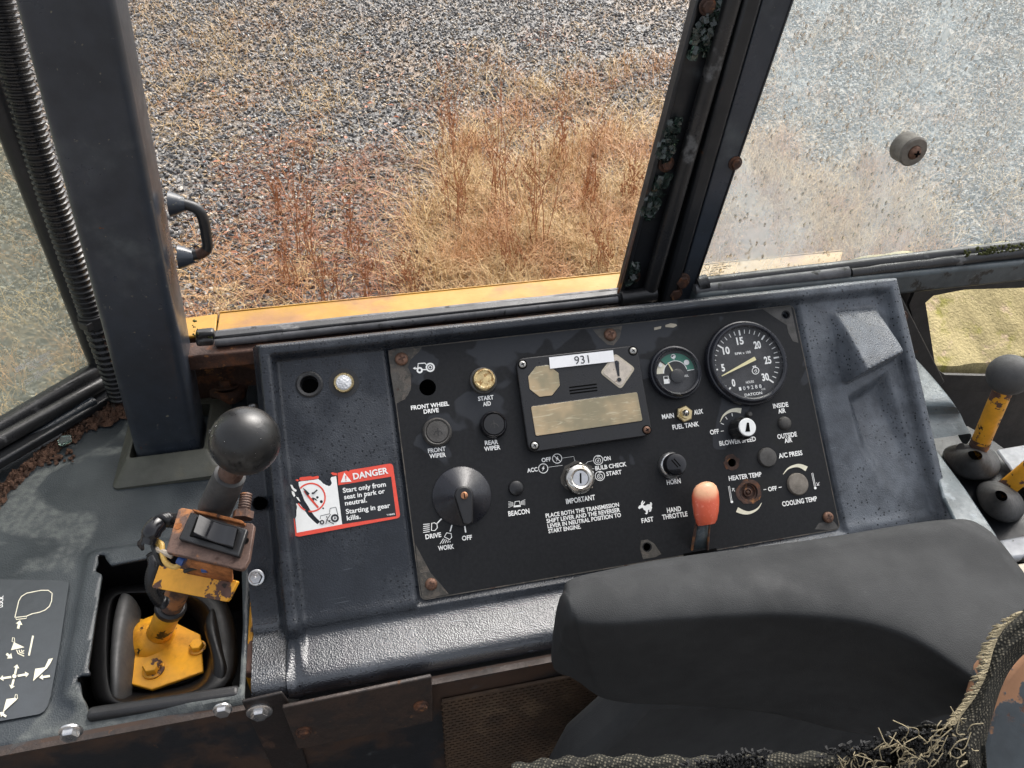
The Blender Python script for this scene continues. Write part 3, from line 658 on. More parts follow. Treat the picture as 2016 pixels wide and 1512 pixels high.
# dead red-brown weeds: one plant each
def weed_mesh(seed, hgt, n):
    r = random.Random(seed); mb = MB()
    for _ in range(n):
        a = r.uniform(0, 6.28); ln = hgt * r.uniform(0.5, 1.0); lean = r.uniform(0.03, 0.30)
        pts = [Vector((0.05 * r.uniform(-1, 1), 0.05 * r.uniform(-1, 1), -0.02))]
        for k in range(1, 6):
            t = k / 5; pts.append(pts[0] + Vector((math.cos(a) * lean * ln * t * t + r.uniform(-.012, .012), math.sin(a) * lean * ln * t * t + r.uniform(-.012, .012), ln * t)))
        mb.tube(pts, [0.0032 * (1 - 0.75 * k / 5) for k in range(6)], 4, False)
        for k in range(r.randint(4, 8)):
            q = r.uniform(0.3, 0.95); i = int(q * 5); p = pts[i].lerp(pts[min(5, i + 1)], q * 5 - i); b = r.uniform(0, 6.28); l2 = ln * r.uniform(0.08, 0.22)
            e = p + Vector((math.cos(b) * l2 * 0.6, math.sin(b) * l2 * 0.6, l2 * 0.7))
            mb.tube([p, p.lerp(e, 0.5) + Vector((0, 0, -0.004)), e], [0.0022, 0.0016, 0.001], 3, False)
            for z in range(3):
                c = p.lerp(e, 0.4 + 0.25 * z); mb.add([c, c + Vector((r.uniform(-.012, .012), r.uniform(-.012, .012), 0.006)), c + Vector((r.uniform(-.006, .006), r.uniform(-.006, .006), 0.014))], [[0, 1, 2]])
    return mb
WPROT = []
spots = [(600, 500, 0.75, 0), (570, 560, 0.45, 1), (650, 590, 0.40, 2), (700, 500, 0.40, 1), (735, 590, 0.45, 2), (900, 470, 0.80, 0), (985, 420, 0.85, 3), (1060, 500, 0.80, 0),
         (1150, 430, 0.7, 3), (1010, 560, 0.55, 1), (1180, 560, 0.55, 2), (1240, 430, 0.55, 1), (880, 300, 0.6, 3), (560, 420, 0.35, 2), (800, 600, 0.40, 1), (1100, 330, 0.6, 0)]
_unused = ['tall red-brown dead weed standing left of the straw patch', 'short red-brown weed low behind the yellow ledge, left of the straw']
WLAB = ['tallest red-brown weed on the bare gravel right of the grab handle', 'low red-brown weed just left of the tallest gravel weed, nearer the ledge', 'low red-brown weed by the ledge right below the tallest gravel weed',
        'mid-height red-brown weed on the gravel halfway to the straw patch', 'leftmost low weed rising close behind the yellow ledge before the straw patch', 'tall thin weed at the left edge of the straw patch',
        'tallest branching weed in the middle of the straw patch', 'tall weed right of the middle of the straw patch', 'tall weed in the right half of the straw, toward the pillar', 'short weed low in the straw patch near the yellow ledge',
        'short weed low in the straw patch near the foot of the pillar', 'weed in the straw patch right beside the broken glass of the pillar', 'thin weed at the upper left where straw gives way to gravel', 'smallest weed on the gravel, farthest left and back',
        'short weed by the ledge just left of the straw patch', 'farthest weed at the upper middle of the straw patch']
for i, (px, py, hh, kd) in enumerate(spots):
    p = g_hit(px, py)
    left = px < 830; lab = WLAB[i]
    o = weed_mesh(20 + i, hh, 9 if not left else 7).build('dead_weed', WEED)
    o.location = Vector(p) + Vector((0, 0, -0.02)); tag(o, lab, 'weed', 'dead weeds on the gravel left of the straw' if left and i else ('dead weeds in the straw patch' if not left else 'dead weeds on the gravel left of the straw'))
    # mesh was built about its own root: put the root back at the object's origin
    V = np.empty(len(o.data.vertices) * 3); o.data.vertices.foreach_get('co', V); V = V.reshape(-1, 3) + np.array([ORIG[o.name][0], ORIG[o.name][1], 0]); o.data.vertices.foreach_set('co', V.ravel())
# russet litter: low dead stalks and leaf scraps, thick on the gravel left of the straw
parts = []
A = clump(field([(400, 260), (860, 330), (900, 640), (380, 640)], 480, 60), 12, 0.09)
parts.append(blades(A, RNG.uniform(0.03, 0.10, len(A)), RNG.uniform(0.9, 2.2, len(A)), RNG.uniform(0.0014, 0.0034, len(A))))
A = clump(field([(840, 150), (1340, 60), (1400, 600), (820, 620)], 170, 60), 9, 0.09)
parts.append(blades(A, RNG.uniform(0.06, 0.30, len(A)), RNG.uniform(0.5, 1.6, len(A)), RNG.uniform(0.0012, 0.0026, len(A))))
V = np.concatenate([p[0] for p in parts]); Fq = np.concatenate([parts[0][1], parts[1][1] + len(parts[0][0])])
me = bpy.data.meshes.new('russet_litter'); me.from_pydata(V.tolist(), [], Fq.tolist()); me.materials.append(blade_mat('russet_stalk', (0.20, 0.075, 0.036), (0.40, 0.18, 0.09)))
o = bpy.data.objects.new('russet_litter', me); COL.objects.link(o); tag(o, 'low russet dead stalks and scraps matted over the gravel', 'litter', kind='stuff')
# fallen leaves
mb = MB()
for p in field([(380, 150), (1300, 60), (1300, 560), (380, 600)], 260):
    a = random.uniform(0, 6.28); l = random.uniform(0.015, 0.035); wd = l * 0.45; c, s = math.cos(a), math.sin(a); z = 0.02
    mb.add([(p[0] + c * l, p[1] + s * l, p[2] + z), (p[0] - s * wd, p[1] + c * wd, p[2] + z + random.uniform(0, .012)), (p[0] - c * l, p[1] - s * l, p[2] + z), (p[0] + s * wd, p[1] - c * wd, p[2] + z + random.uniform(0, .012))], [[0, 1, 2], [0, 2, 3]])
LEAF = M('dead_leaf', (0.30, 0.11, 0.05), 0.6, 0.5, 3)
tag(mb.build('fallen_leaves', LEAF, smooth=False), 'small curled brown leaves scattered over the gravel', 'leaves', kind='stuff')
# ------------------------------------------------------------------ cab shell: posts, windows, sills
YW = 0.22                                        # plane of the side windows
FW = VY(YW)
def bar(mb, p0, p1, w_, d, side=Vector((1, 0, 0))):
    """square bar between two points, w_ along side, d across"""
    p0 = Vector(p0); p1 = Vector(p1); t = (p1 - p0).normalized(); s = (side - t * side.dot(t)).normalized(); n = t.cross(s)
    vs = [tuple(p + s * a * w_ / 2 + n * b * d / 2) for p in (p0, p1) for a, b in ((-1, -1), (1, -1), (1, 1), (-1, 1))]
    mb.add(vs, [[3, 2, 1, 0], [4, 5, 6, 7], [0, 1, 5, 4], [1, 2, 6, 5], [2, 3, 7, 6], [3, 0, 4, 7]]); return mb
def bolt(mb, Mx, r, h=None, washer=1.45, n=6, dome=True):
    """hex-head bolt with washer, Z out of the surface"""
    h = h or r * 0.8
    mb.lathe([(r * washer, 0), (r * washer, r * 0.22), (r * washer * 0.9, r * 0.3), (0, r * 0.3)], 24, Mx)
    mb.lathe([(r, r * 0.25), (r, h), (r * 0.86, h + r * 0.16), (0, h + r * 0.2)], 6, Mx)
def screw(mb, Mx, r, slot=True, h=0.55):
    """pan-head cross screw; material 1 is the slot"""
    mb.cur = 0; mb.lathe([(r, 0), (r, r * 0.2), (r * 0.85, r * 0.42), (r * 0.5, r * h), (0, r * (h + 0.06))], 18, Mx)
    if slot:
        mb.cur = 1; mb.box((0, 0, r * h), (r * 1.05, r * 0.24, r * 0.2), Mx); mb.box((0, 0, r * h), (r * 0.24, r * 1.05, r * 0.21), Mx); mb.cur = 0

# big square post on the left
PB = Vector((-0.500, 0.214, -0.11)); PT = Vector((-0.448, 0.190, 0.50)); PT = PB + (PT - PB) * 2.0
t = thing('cab_post', 'thick dark blue-black square steel post left of the open window', 'post', PB)
mb = MB(); tt = (PT - PB).normalized(); sx = (Vector((1, 0, 0)) - tt * tt.x).normalized(); ny = tt.cross(sx)
ring = rrect(-0.037, -0.033, 0.037, 0.033, 0.011, 5)
rows = []
for k in range(25):
    c = PB + (PT - PB) * (k / 24); rows.append([tuple(c + sx * a + ny * b) for a, b in ring])
mb.grid(rows, close=True); mb.add(rows[-1], [list(range(len(ring)))])
mb.build('tube', POST, t, ang=50)
mb = MB()
mb.lathe([(0.0, 0), (0.0, 0)], 3) if False else None
bz = lambda k: PB + (PT - PB) * k
# rust runs where the paint has gone at the foot of the post
hp = lambda px, py: VY(0.212).hit(px, py)
path = spline([hp(338, 398), hp(362, 402), hp(388, 412), hp(400, 432), hp(407, 470), hp(408, 488), hp(398, 498), hp(378, 503), hp(352, 506)], 6)
mb = MB(); mb.tube(path, 0.0056, 12)
hd = mb.build('grab_handle', DARKM, t)
for q in ((342, 402), (360, 506)):
    mb = MB(); mb.lathe([(0.013, -0.004), (0.011, 0.002), (0.0085, 0.007), (0.0068, 0.011)], 16, axis(hp(*q), hp(q[0] + 20, q[1]))); mb.build('weld', POST, hd)
mb = MB(); mb.tube(path[31:40], 0.00572, 12, False); mb.build('rust_patch', RUSTM, hd)

# moulded collar round its foot
t = thing('post_collar', 'olive-grey moulded rubber collar round the foot of the square post', 'collar', (-0.495, 0.21, -0.105))
def rect(x0, x1, y0, y1, z, r=0.008): return [(x, y, z) for x, y in rrect(x0, y0, x1, y1, r, 4)]
mb = MB(); RR = [rect(-.556, -.432, .140, .292, -.104), rect(-.556, -.432, .140, .292, -.096), rect(-.553, -.435, .143, .289, -.093), rect(-.541, -.451, .168, .262, -.080, .004), rect(-.538, -.454, .171, .259, -.0795, .004), rect(-.538, -.454, .171, .259, -.115, .004)]
mb.grid(RR, close=True); mb.build('moulding', COLL, t, ang=20)

# corner window on the left: a vertical plane turned towards the driver
LA = HZ(-0.08).hit(232, 742); LB = HZ(-0.08).hit(0, 893)
FLW = Frame(LA, LA - LB, (0, 0, 1))              # e1 runs along the sill towards the post, normal towards the cab
if FLW.n.dot(CAM - LA) < 0: FLW = Frame(LA, LB - LA, (0, 0, 1))
t = thing('corner_window', 'dusty glass window at the far left behind the post', 'window', LA)
pa = lambda px, py, h=0: FLW.hit(px, py, h)
pane_px = [(185, 705), (172, 727), (-60, 870), (-420, 1090), (-500, -500), (-120, -80), (0, 250), (100, 500)]
mb = MB(); L = [FLW.loc(*p, -0.025) for p in pane_px]; mb.prism(L, -0.028, -0.024, FLW.M()); mb.build('pane', GL_L, t, smooth=False)
def along(px0, px1, r, h, n=10, k=10): a, b = pa(*px0, h), pa(*px1, h); return [a.lerp(b, i / n) for i in range(n + 1)]
mb = MB(); mb.tube(along((-60, 876), (200, 722), 0, -0.012), 0.011, 10); mb.build('seal', SEAL, t)
mb = MB(); mb.tube(along((-60, 900), (222, 742), 0, 0.0), 0.010, 10); mb.build('seal', SEAL, t)
mb = MB(); p0, p1 = pa(-80, 945, 0.006), pa(225, 770, 0.006); bar(mb, p0, p1, 0.030, 0.012, FLW.n); mb.build('sill', DARKM, t, bevel=0.003)
sp_ = [pa(x, y, -0.012) for x, y in ((-190, -260), (-70, 10), (20, 250), (112, 490), (197, 712))]
mb = MB(); mb.tube(spline(sp_, 6), 0.014, 10); mb.build('upright_seal', DARKM, t)
sp_ = [pa(x, y, -0.010) for x, y in ((-178, -260), (-68, 0), (16, 236), (108, 480), (200, 705))]
mb = MB(); mb.tube(spline(sp_, 6), 0.012, 10); mb.build('upright_seal', DARKM, t)
mb = MB()
for i in range(60):
    q = (RNG.uniform(0, 185), 0); q = (q[0], 838 - q[0] * 0.635 + RNG.uniform(-6, 3)); mb.ball(pa(*q, -0.02), RNG.uniform(.0015, .004), 6, sq=(1.4, 1, .6))
mb.build('moss_line', MOSSG, t)
ZE = crop(0, 560, 3.78)
for body, l, r, h in (('TINT', (180, 572), (222, 552), 17), ('HERCULITE TEMPERED', (188, 600), (372, 502), 17), ('SOLID TEMPERED', (205, 618), (350, 540), 14), ('SAFETY FLO 88 20', (215, 640), (388, 548), 14), ('MADE', (245, 668), (290, 646), 12), ('ESPECIALLY FOR', (255, 690), (412, 585), 14), ('JOHN DEERE', (262, 708), (388, 618), 14)):
    text(body, l, r, h * 1.25, t, WHITE, FLW, -0.0232, ZE, 0.03, 'etching')
f = FL(FLW, -0.0232, ZE); f.stroke([(112, 625), (118, 655), (182, 620), (176, 588)], 5, True); f.stroke([(178, 720), (182, 752), (245, 715), (240, 688)], 5, True); f.build('etched_logo', WHITE, t)
text('PPG', (122, 640), (172, 608), 26, t, WHITE, FLW, -0.0231, ZE, 0.03, 'etching')

# corrugated wiring conduit beside the post
F_H = Frame(FLW.o + FLW.n * 0.03, FLW.e1, FLW.e2)
hc = [F_H.hit(x, y) for x, y in ((-70, -260), (-20, -60), (28, 130), (78, 310), (130, 470), (183, 622), (216, 715), (238, 782))]
t = thing('wiring_conduit', 'black corrugated plastic conduit running down beside the square post', 'conduit', hc[-1])
fine = spline(hc, 60); pts = [fine[0]]; acc = 0.0
for a, b in zip(fine, fine[1:]):
    acc += (b - a).length
    if acc >= 0.0013: pts.append(b); acc = 0.0
mb = MB(); mb.tube(pts, [(0.0150, 0.0150, 0.0128, 0.0128)[k % 4] for k in range(len(pts))], 16); mb.build('corrugated_tube', HOSE, t, ang=30)
i = min(range(len(pts)), key=lambda k: abs((RC @ (pts[k] - CAM)).y / (RC @ (pts[k] - CAM)).z * F_PX + 756 - 628))
mb = MB(); mb.tube(pts[i - 6:i + 7], 0.0166, 18); mb.box((0.004, 0.013, 0.0), (0.016, 0.012, 0.010), axis(pts[i], pts[i + 6])); mb.build('cable_tie', RUBB, t, bevel=0.001)

# rotten insulation and rubbish along the foot of the corner window
def lump(mb, c, r, seed, sq=(1, 1, .5), n=12):
    rr = random.Random(seed); i0 = len(mb.v); mb.ball(c, r, n, sq=sq)
    for k in range(i0, len(mb.v)):
        d = Vector(mb.v[k]) - Vector(c); mb.v[k] = tuple(Vector(c) + d * (0.75 + 0.5 * rr.random()))
FC = HZ(-0.098)
def vnoise(x, y, sd=0):
    return (math.sin(x * 1.0 + 1.7 * math.sin(y * 1.3 + sd)) + math.sin(y * 2.1 + 1.3 * math.sin(x * 1.9 + sd * 2)) + .6 * math.sin(x * 4.3 + y * 3.7 + sd)) / 2.6
mb = MB(); rows = []
for i in range(150):
    u = i / 149; px = -25 + u * 268; py = 990 - u * 196 - 14 * math.sin(u * 3.14); wd = 9 + 6 * vnoise(u * 30, 1) + 16 * max(0, u - .72) / .28 + (10 if u < .12 else 0); row = []
    for j in range(13):
        v = j / 12 * 2 - 1; q = FC.hit(px + v * wd * .55 + 3 * vnoise(u * 60, j, 2), py + v * wd + 3 * vnoise(u * 50, j, 5)); hh = (.006 + .007 * max(0, u - .6)) * (1 - v * v) * (1 + .8 * vnoise(u * 70, v * 5, 3)) - .002
        row.append(q + Vector((0, 0, hh + random.uniform(0, .0012))))
    rows.append(row)
mb.grid(rows)
for k in range(10): lump(mb, FC.hit(232 + random.uniform(-22, 20), 792 + random.uniform(-18, 18)), random.uniform(.006, .011), 90 + k, (1, 1, 1))
for k in range(40): lump(mb, FC.hit(random.uniform(85, 150), random.uniform(885, 912)), random.uniform(.0012, .003), 200 + k, (1, 1, .7), 8)
tag(mb.build('rotten_insulation', INSUL), 'crumbling rust-brown insulation along the foot of the corner window', 'insulation')
mb = MB(); p0, p1 = FC.hit(-60, 935, .012), FC.hit(190, 792, .012); bar(mb, p0, p1, 0.020, 0.016, Vector((0, 0, 1)))
tag(mb.build('trim_strip', VIN_L, bevel=0.005, seg=3), 'pebbled black trim strip below the corner window', 'trim')
mb = MB(); mb.prism([(0, 0), (.012, .002), (.014, .009), (.004, .012), (-.003, .006)], 0, .006, Matrix.Translation(FC.hit(122, 880, .004)) @ Matrix.Rotation(0.4, 4, 'Z') @ Matrix.Rotation(0.5, 4, 'X'))
tag(mb.build('glass_chunk', CRUMB, smooth=False, bevel=.0008), 'small green chunk of broken glass lying by the trim strip', 'glass chunk')

# cab wall behind and below the windows
mb = MB(); mb.box((-0.2, 0.315, -0.56), (0.70, 0.02, 1.16)); mb.box((0.66, 0.37, -0.60), (1.0, 0.02, 1.0))
mb2 = MB(); mb2.box((-0.19, 0.300, -0.44), (0.76, 0.012, 0.92))
wl_ = mb2.build('cab_wall', RUSTM); tag(wl_, 'dark rusty inner wall in the gap between post and console', 'wall')
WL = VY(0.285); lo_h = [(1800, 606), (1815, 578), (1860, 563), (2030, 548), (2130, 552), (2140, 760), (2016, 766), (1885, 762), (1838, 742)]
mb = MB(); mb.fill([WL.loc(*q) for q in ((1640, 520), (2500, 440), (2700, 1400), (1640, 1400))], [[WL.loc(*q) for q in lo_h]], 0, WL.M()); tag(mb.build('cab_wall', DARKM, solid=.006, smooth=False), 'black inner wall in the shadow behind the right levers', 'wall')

# yellow sheet-metal ledge outside the open window
t = thing('yellow_ledge', 'weathered yellow sheet-metal ledge outside the windows', 'ledge', (0, 0.31, -0.05))
FO = Frame(VY(0.240).hit(824, 622), (1, 0, 0), (0, 1, -0.10))
def plate(px, mat, name, h0=-0.004): m_ = MB(); m_.prism([FO.loc(*p) for p in px], h0, 0, FO.M()); return m_.build(name, mat, t, bevel=0.0015)
plate([(352, 627), (428, 617), (424, 656), (352, 664)], YELW, 'sheet')
plate([(432, 616.5), (800, 577), (1230, 533), (1660, 494), (1648, 543), (1230, 577), (800, 622), (424, 663)], YELW, 'sheet')
mb = MB(); a, b = FO.loc(432, 616.5), FO.loc(1660, 494); mb.prism([(a[0], a[1]), (b[0], b[1]), (b[0], b[1] + .002), (a[0], a[1] + .002)], -0.03, 0.0012, FO.M()); mb.build('hem', YELW, t)

# sill of the open window
t = thing('window_sill', 'black rubber-edged sill of the open glassless window', 'sill', (-0.15, YW, 0.02))
FS = VY(YW + 0.012)
def run(px0, px1, fr, r, mat, name, n=14, wob=0.0, par=None, h=0):
    a, b = fr.hit(*px0, h), fr.hit(*px1, h); rr = random.Random(int(px0[0])); mb = MB()
    mb.tube([a.lerp(b, i / n) + Vector((0, rr.uniform(-wob, wob), rr.uniform(-wob, wob))) for i in range(n + 1)], r, 12); return mb.build(name, mat, par or t)
run((428, 658), (1222, 574), FS, 0.0050, SEALW, 'seal', wob=0.0004)
run((424, 674), (1215, 589), VY(YW), 0.0052, SEALW, 'seal', wob=0.0003)
mb = MB(); a, b = FW.hit(360, 704), FW.hit(1240, 616); bar(mb, a, b, 0.03, 0.02, Vector((0, 1, 0))); mb.build('rail', RUSTM, t, bevel=0.002)
mb = MB(); a, b = VY(YW + .007).hit(424, 668), VY(YW + .007).hit(1222, 583); bar(mb, a, b, 0.016, 0.016, Vector((0, 1, 0))); mb.build('seal_base', SEAL, t, bevel=0.002)
mb = MB(); a, b = FW.hit(386, 660, .004), FW.hit(423, 656, .004); bar(mb, a, b, 0.012, 0.011, Vector((0, 1, 0))); a, b = FW.hit(386, 672, .008), FW.hit(421, 670, .008); bar(mb, a, b, 0.010, 0.010, Vector((0, 1, 0))); mb.build('broken_seal', SEAL, t, bevel=0.003)
mb = MB()
for k in range(26):
    px, py = random.choice([(383 + random.uniform(-4, 4), 640 + random.uniform(-10, 20)), (415 + random.uniform(-6, 6), 668 + random.uniform(-5, 6)), (386 + random.uniform(-4, 4), 655 + random.uniform(-10, 12))])
    mb.ball(FW.hit(px, py, .010), random.uniform(.0006, .0018), 6)
mb.build('moss', MOSSG, t)

# pillar between the open window and the right-hand window
t = thing('window_pillar', 'black steel window pillar right of the open window, glass crumbs in its channel', 'pillar', FW.hit(1290, 580))
def strip(px, h0, h1, mat, name, fr=FW, bev=0.0015, par=None):
    m_ = MB(); m_.prism([fr.loc(*p, h1) for p in px], h0, h1, fr.M()); return m_.build(name, mat, par or t, bevel=bev)
UP = lambda q0, q1, k=-0.35: (q0[0] + (q1[0] - q0[0]) * k, q0[1] + (q1[1] - q0[1]) * k)   # prolong an edge beyond the picture's top
def edge(x0, y0, x1, y1): return [UP((x0, y0), (x1, y1)), (x1, y1)]
e1, e2 = edge(1372, 0, 1210, 622), edge(1490, 0, 1322, 620)
strip([e1[0], e2[0], e2[1], e1[1]], -0.018, -0.012, DARKM, 'channel')
e1, e2 = edge(1372, 0, 1218, 590), edge(1380, 0, 1226, 592)
strip([e1[0], e2[0], e2[1], e1[1]], -0.020, -0.004, DARKM, 'channel_lip')
strip([(1250, 452), (1254, 456), (1220, 578), (1215, 580)], -0.004, -0.001, RUSTB, 'retainer')
a, b = FW.hit(1440 + 55, -190, -0.002), FW.hit(1265, 622, -0.002)
mb = MB(); mb.tube([a.lerp(b, i / 12) for i in range(13)], 0.0095, 14); mb.build('seal', SEAL, t)
e1, e2 = edge(1466, 0, 1297, 620), edge(1502, 0, 1322, 622); e3 = edge(1560, 0, 1348, 618)
strip([e1[0], e2[0], e2[1], e1[1]], -0.012, 0.004, DARKM, 'bead', bev=0.004)
strip([e2[0], e3[0], e3[1], e2[1]], -0.012, -0.001, POST, 'flange')
e4 = edge(1564, 0, 1352, 618); strip([e3[0], e4[0], e4[1], e3[1]], -0.02, 0.0005, SEAL, 'edge_trim')
for q, r, mt in (((1311, 322), .0072, RUSTM), ((1247, 545), .0068, RUSTM), ((1392, 12), .0066, RUSTM), ((1341, 553), .0085, RUSTM), ((1447, 321), .0062, RUSTM), ((1327, 577), .008, RUSTM)):
    mb = MB(); bolt(mb, FW.at(*q, -0.010 if q[0] < 1320 else -0.001), r, r * 0.7, 1.35); mb.build('bolt', mt, t)
run((1222, 588), (1290, 578), FW, 0.010, SEAL, 'corner_seal', par=t, h=0.0)
run((1372, 562), (1392, 556), FW, 0.011, SEAL, 'corner_seal', par=t, h=0.0)
# crumbs of the broken pane still stuck in the channel
def crumbs(px_path, wpx, n, label):
    mb = MB(); rr = random.Random(n)
    P = spline([Vector((x, y, 0)) for x, y in px_path], 10)
    for k in range(n // 2):
        q = P[rr.randrange(len(P))]; c = FW.hit(q.x + rr.uniform(-wpx, wpx), q.y + rr.uniform(-9, 9), -0.009 + rr.uniform(0, .006)); s_ = rr.uniform(.0045, .0075)
        m_ = Matrix.Translation(c) @ Matrix.Rotation(rr.uniform(0, 6), 4, (rr.random(), rr.random(), rr.random() + .1))
        mb.box((0, 0, 0), (s_ * 1.2, s_, s_ * rr.uniform(.6, 1.1)), m_)
    tag(mb.build('glass_remnant', CRUMB, smooth=False), label, 'broken glass', 'broken glass left in the pillar channel')
crumbs([(1402, 10), (1388, 55), (1372, 105)], 16, 150, 'topmost strip of crumbled green glass in the pillar channel')
crumbs([(1326, 235), (1316, 275), (1306, 312)], 13, 120, 'crumbled green glass in the pillar channel just above the middle rusty bolt')
crumbs([(1308, 345), (1290, 380), (1274, 425)], 12, 120, 'crumbled green glass in the pillar channel just below the middle rusty bolt')
crumbs([(1247, 525), (1240, 560)], 8, 40, 'few crumbs of green glass at the foot of the pillar by the lowest bolt')

# right-hand window: wet glass
t = thing('side_window', 'large rain-spotted window right of the pillar', 'window', FW.hit(1700, 530))
FG = VY(YW + 0.012)
pane = [(1620, -200), (2600, -200), (2600, 440), (2016, 484), (1366, 556)]
mb = MB(); mb.prism([FG.loc(*p) for p in pane], -0.003, 0.002, FG.M()); mb.build('pane', GL_R, t, smooth=False)
mb = MB()
for k in range(1500):
    px = RNG.uniform(1380, 2060); py = RNG.uniform(-20, 540)
    if px < 1568 - py * 0.36: continue
    r = 0.0006 + 0.0016 * RNG.random() ** 3; c = FG.hit(px, py, 0.002); mb.ball(c, r, 6, sq=(1, .45, RNG.uniform(1, 1.9)))
tag(mb.build('water_drops', WATER, t), kind='stuff')
mb = MB()
for k in range(1300):
    px = RNG.uniform(1380, 2060); py = RNG.uniform(-20, 540)
    if px < 1568 - py * 0.36: continue
    r = 0.0007 + 0.0018 * RNG.random() ** 3; c = FG.hit(px, py, -0.003); mb.ball(c, r, 6, sq=(1, .45, RNG.uniform(1, 1.6)))
tag(mb.build('water_drops', WATER, t), kind='stuff')
run((1366, 560), (2080, 476), VY(YW + .004), 0.0085, SEAL, 'seal', par=t, wob=.0004)
run((1366, 572), (1668, 536), VY(YW - .004), 0.0085, SEALW, 'seal', par=t, wob=.0003); run((1672, 538), (2080, 489), VY(YW - .004), 0.0085, SEAL, 'seal', par=t, wob=.0006)
mb = MB()
for k in range(90):
    q = RNG.uniform(0, 1); px = 1900 + 120 * q; mb.ball(VY(YW).hit(px, 498 - 12 * q + RNG.uniform(-9, 7), .008), RNG.uniform(.0008, .0025), 6)
mb.build('moss', MOSSG, t)
ra, rb = VY(YW - .006).hit(1362, 594), VY(YW - .006).hit(2100, 517); mb = MB(); bar(mb, ra, rb, 0.024, 0.034, Vector((0, 1, 0))); mb.build('rail', RAILM, t, bevel=0.006, seg=3)
ZW = crop(1180, 300, 4.727)
PRNT = M('faded_print', (0.10, 0.09, 0.06), 0.6, 0.2, 100)
for body, l, r, h in (('41R-001470', (1053, 1056), (1155, 1042), 10), ('CAMERON TEMPERED', (1040, 1078), (1230, 1054), 11), ('007 200 531 4862', (1043, 1096), (1188, 1077), 10), ('MADE', (1030, 1112), (1078, 1106), 10), ('ESPECIALLY FOR', (1020, 1133), (1165, 1110), 10), ('JOHN DEERE', (1015, 1150), (1122, 1133), 10)):
    text(body, l, r, h * 1.2, t, PRNT, FG, 0.0024, ZW, 0.02, 'etching')
f = FL(FG, 0.0024, ZW); f.ring((1003, 1066), 22, 4, 16); f.stroke([(955, 1105), (1015, 1098), (1010, 1140), (950, 1148)], 4, True); f.build('etched_logo', PRNT, t)
# rubber stop screwed through the pane
m_ = FG.at(1778, 287, 0.002); mb = MB(); k = FG.mpp(1778, 287)
mb.lathe([(29 * k, 0), (29 * k, .004), (28 * k, .018), (29 * k, .020), (26 * k, .0225), (14 * k, .0228), (13 * k, .0205)], 28, m_)
b_ = mb.build('stop_button', TANP, t); mb = MB(); mb.lathe([(13 * k, .019), (13 * k, .024), (9 * k, .027), (0, .0285)], 16, m_); mb.cur = 1; mb.box((0, 0, .0282), (12 * k, 3 * k, .0015), m_); mb.box((0, 0, .0282), (3 * k, 12 * k, .0016), m_); mb.build('screw', [SCREWR, HOLE], b_)

# low quarter light with moss on the yellow sheet behind it
t = thing('lower_window', 'low rounded opening over mossy yellow sheet, below the right window rail', 'opening', VY(0.27).hit(1900, 740))
FM = VY(0.27); FEN = Frame((0.6, 0.34, -0.16), (1, 0, 0), (0, 1, 0.35)); lo = [(1822, 596), (1838, 582), (1900, 570), (2030, 566), (2090, 575), (2100, 740), (2016, 742), (1860, 738), (1842, 725)]
mb = MB(); rows = []
for i in range(60):
    x = 0.40 + 0.8 * i / 59; row = []
    for j in range(30):
        y = 0.2935 + 0.165 * max(0, j - 1) / 28; row.append(Vector((x, y, (-0.45 if j == 0 else -0.207) + 0.78 * (y - 0.297) + 0.003 * math.sin(x * 31) + .002 * math.sin(x * 90) * math.sin(y * 80))))
    rows.append(row)
mb.grid(rows, flip=True); mb.build('mossy_sheet', MOSS, t, solid=.003)
ou = [(1790, 600), (1802, 572), (1850, 558), (2030, 540), (2200, 540), (2200, 790), (2016, 775), (1880, 770), (1830, 745)]
mb = MB(); mb.fill([FM.loc(*p, .008) for p in ou], [[FM.loc(*p, .008) for p in lo]], .008, FM.M()); mb.build('rubber_frame', RUBB, t, solid=0.006, smooth=False)
mb = MB(); bar(mb, FM.hit(1735, 560, .05), FM.hit(1840, 760, .05), .03, .01); mb.build('brace', DARKM, t, bevel=.002)
mb = MB(); bolt(mb, FM.at(1772, 626, .058), .008, .005); mb.build('bolt', RUSTM, t)
# ------------------------------------------------------------------ main console: moulded shell
U = lambda px, py, h=0.003: PAN.loc(px, py, h)
t = thing('console', 'sloping black moulded console shell framing the instrument panel', 'console', (0, 0, 0))
CONSOLE = t
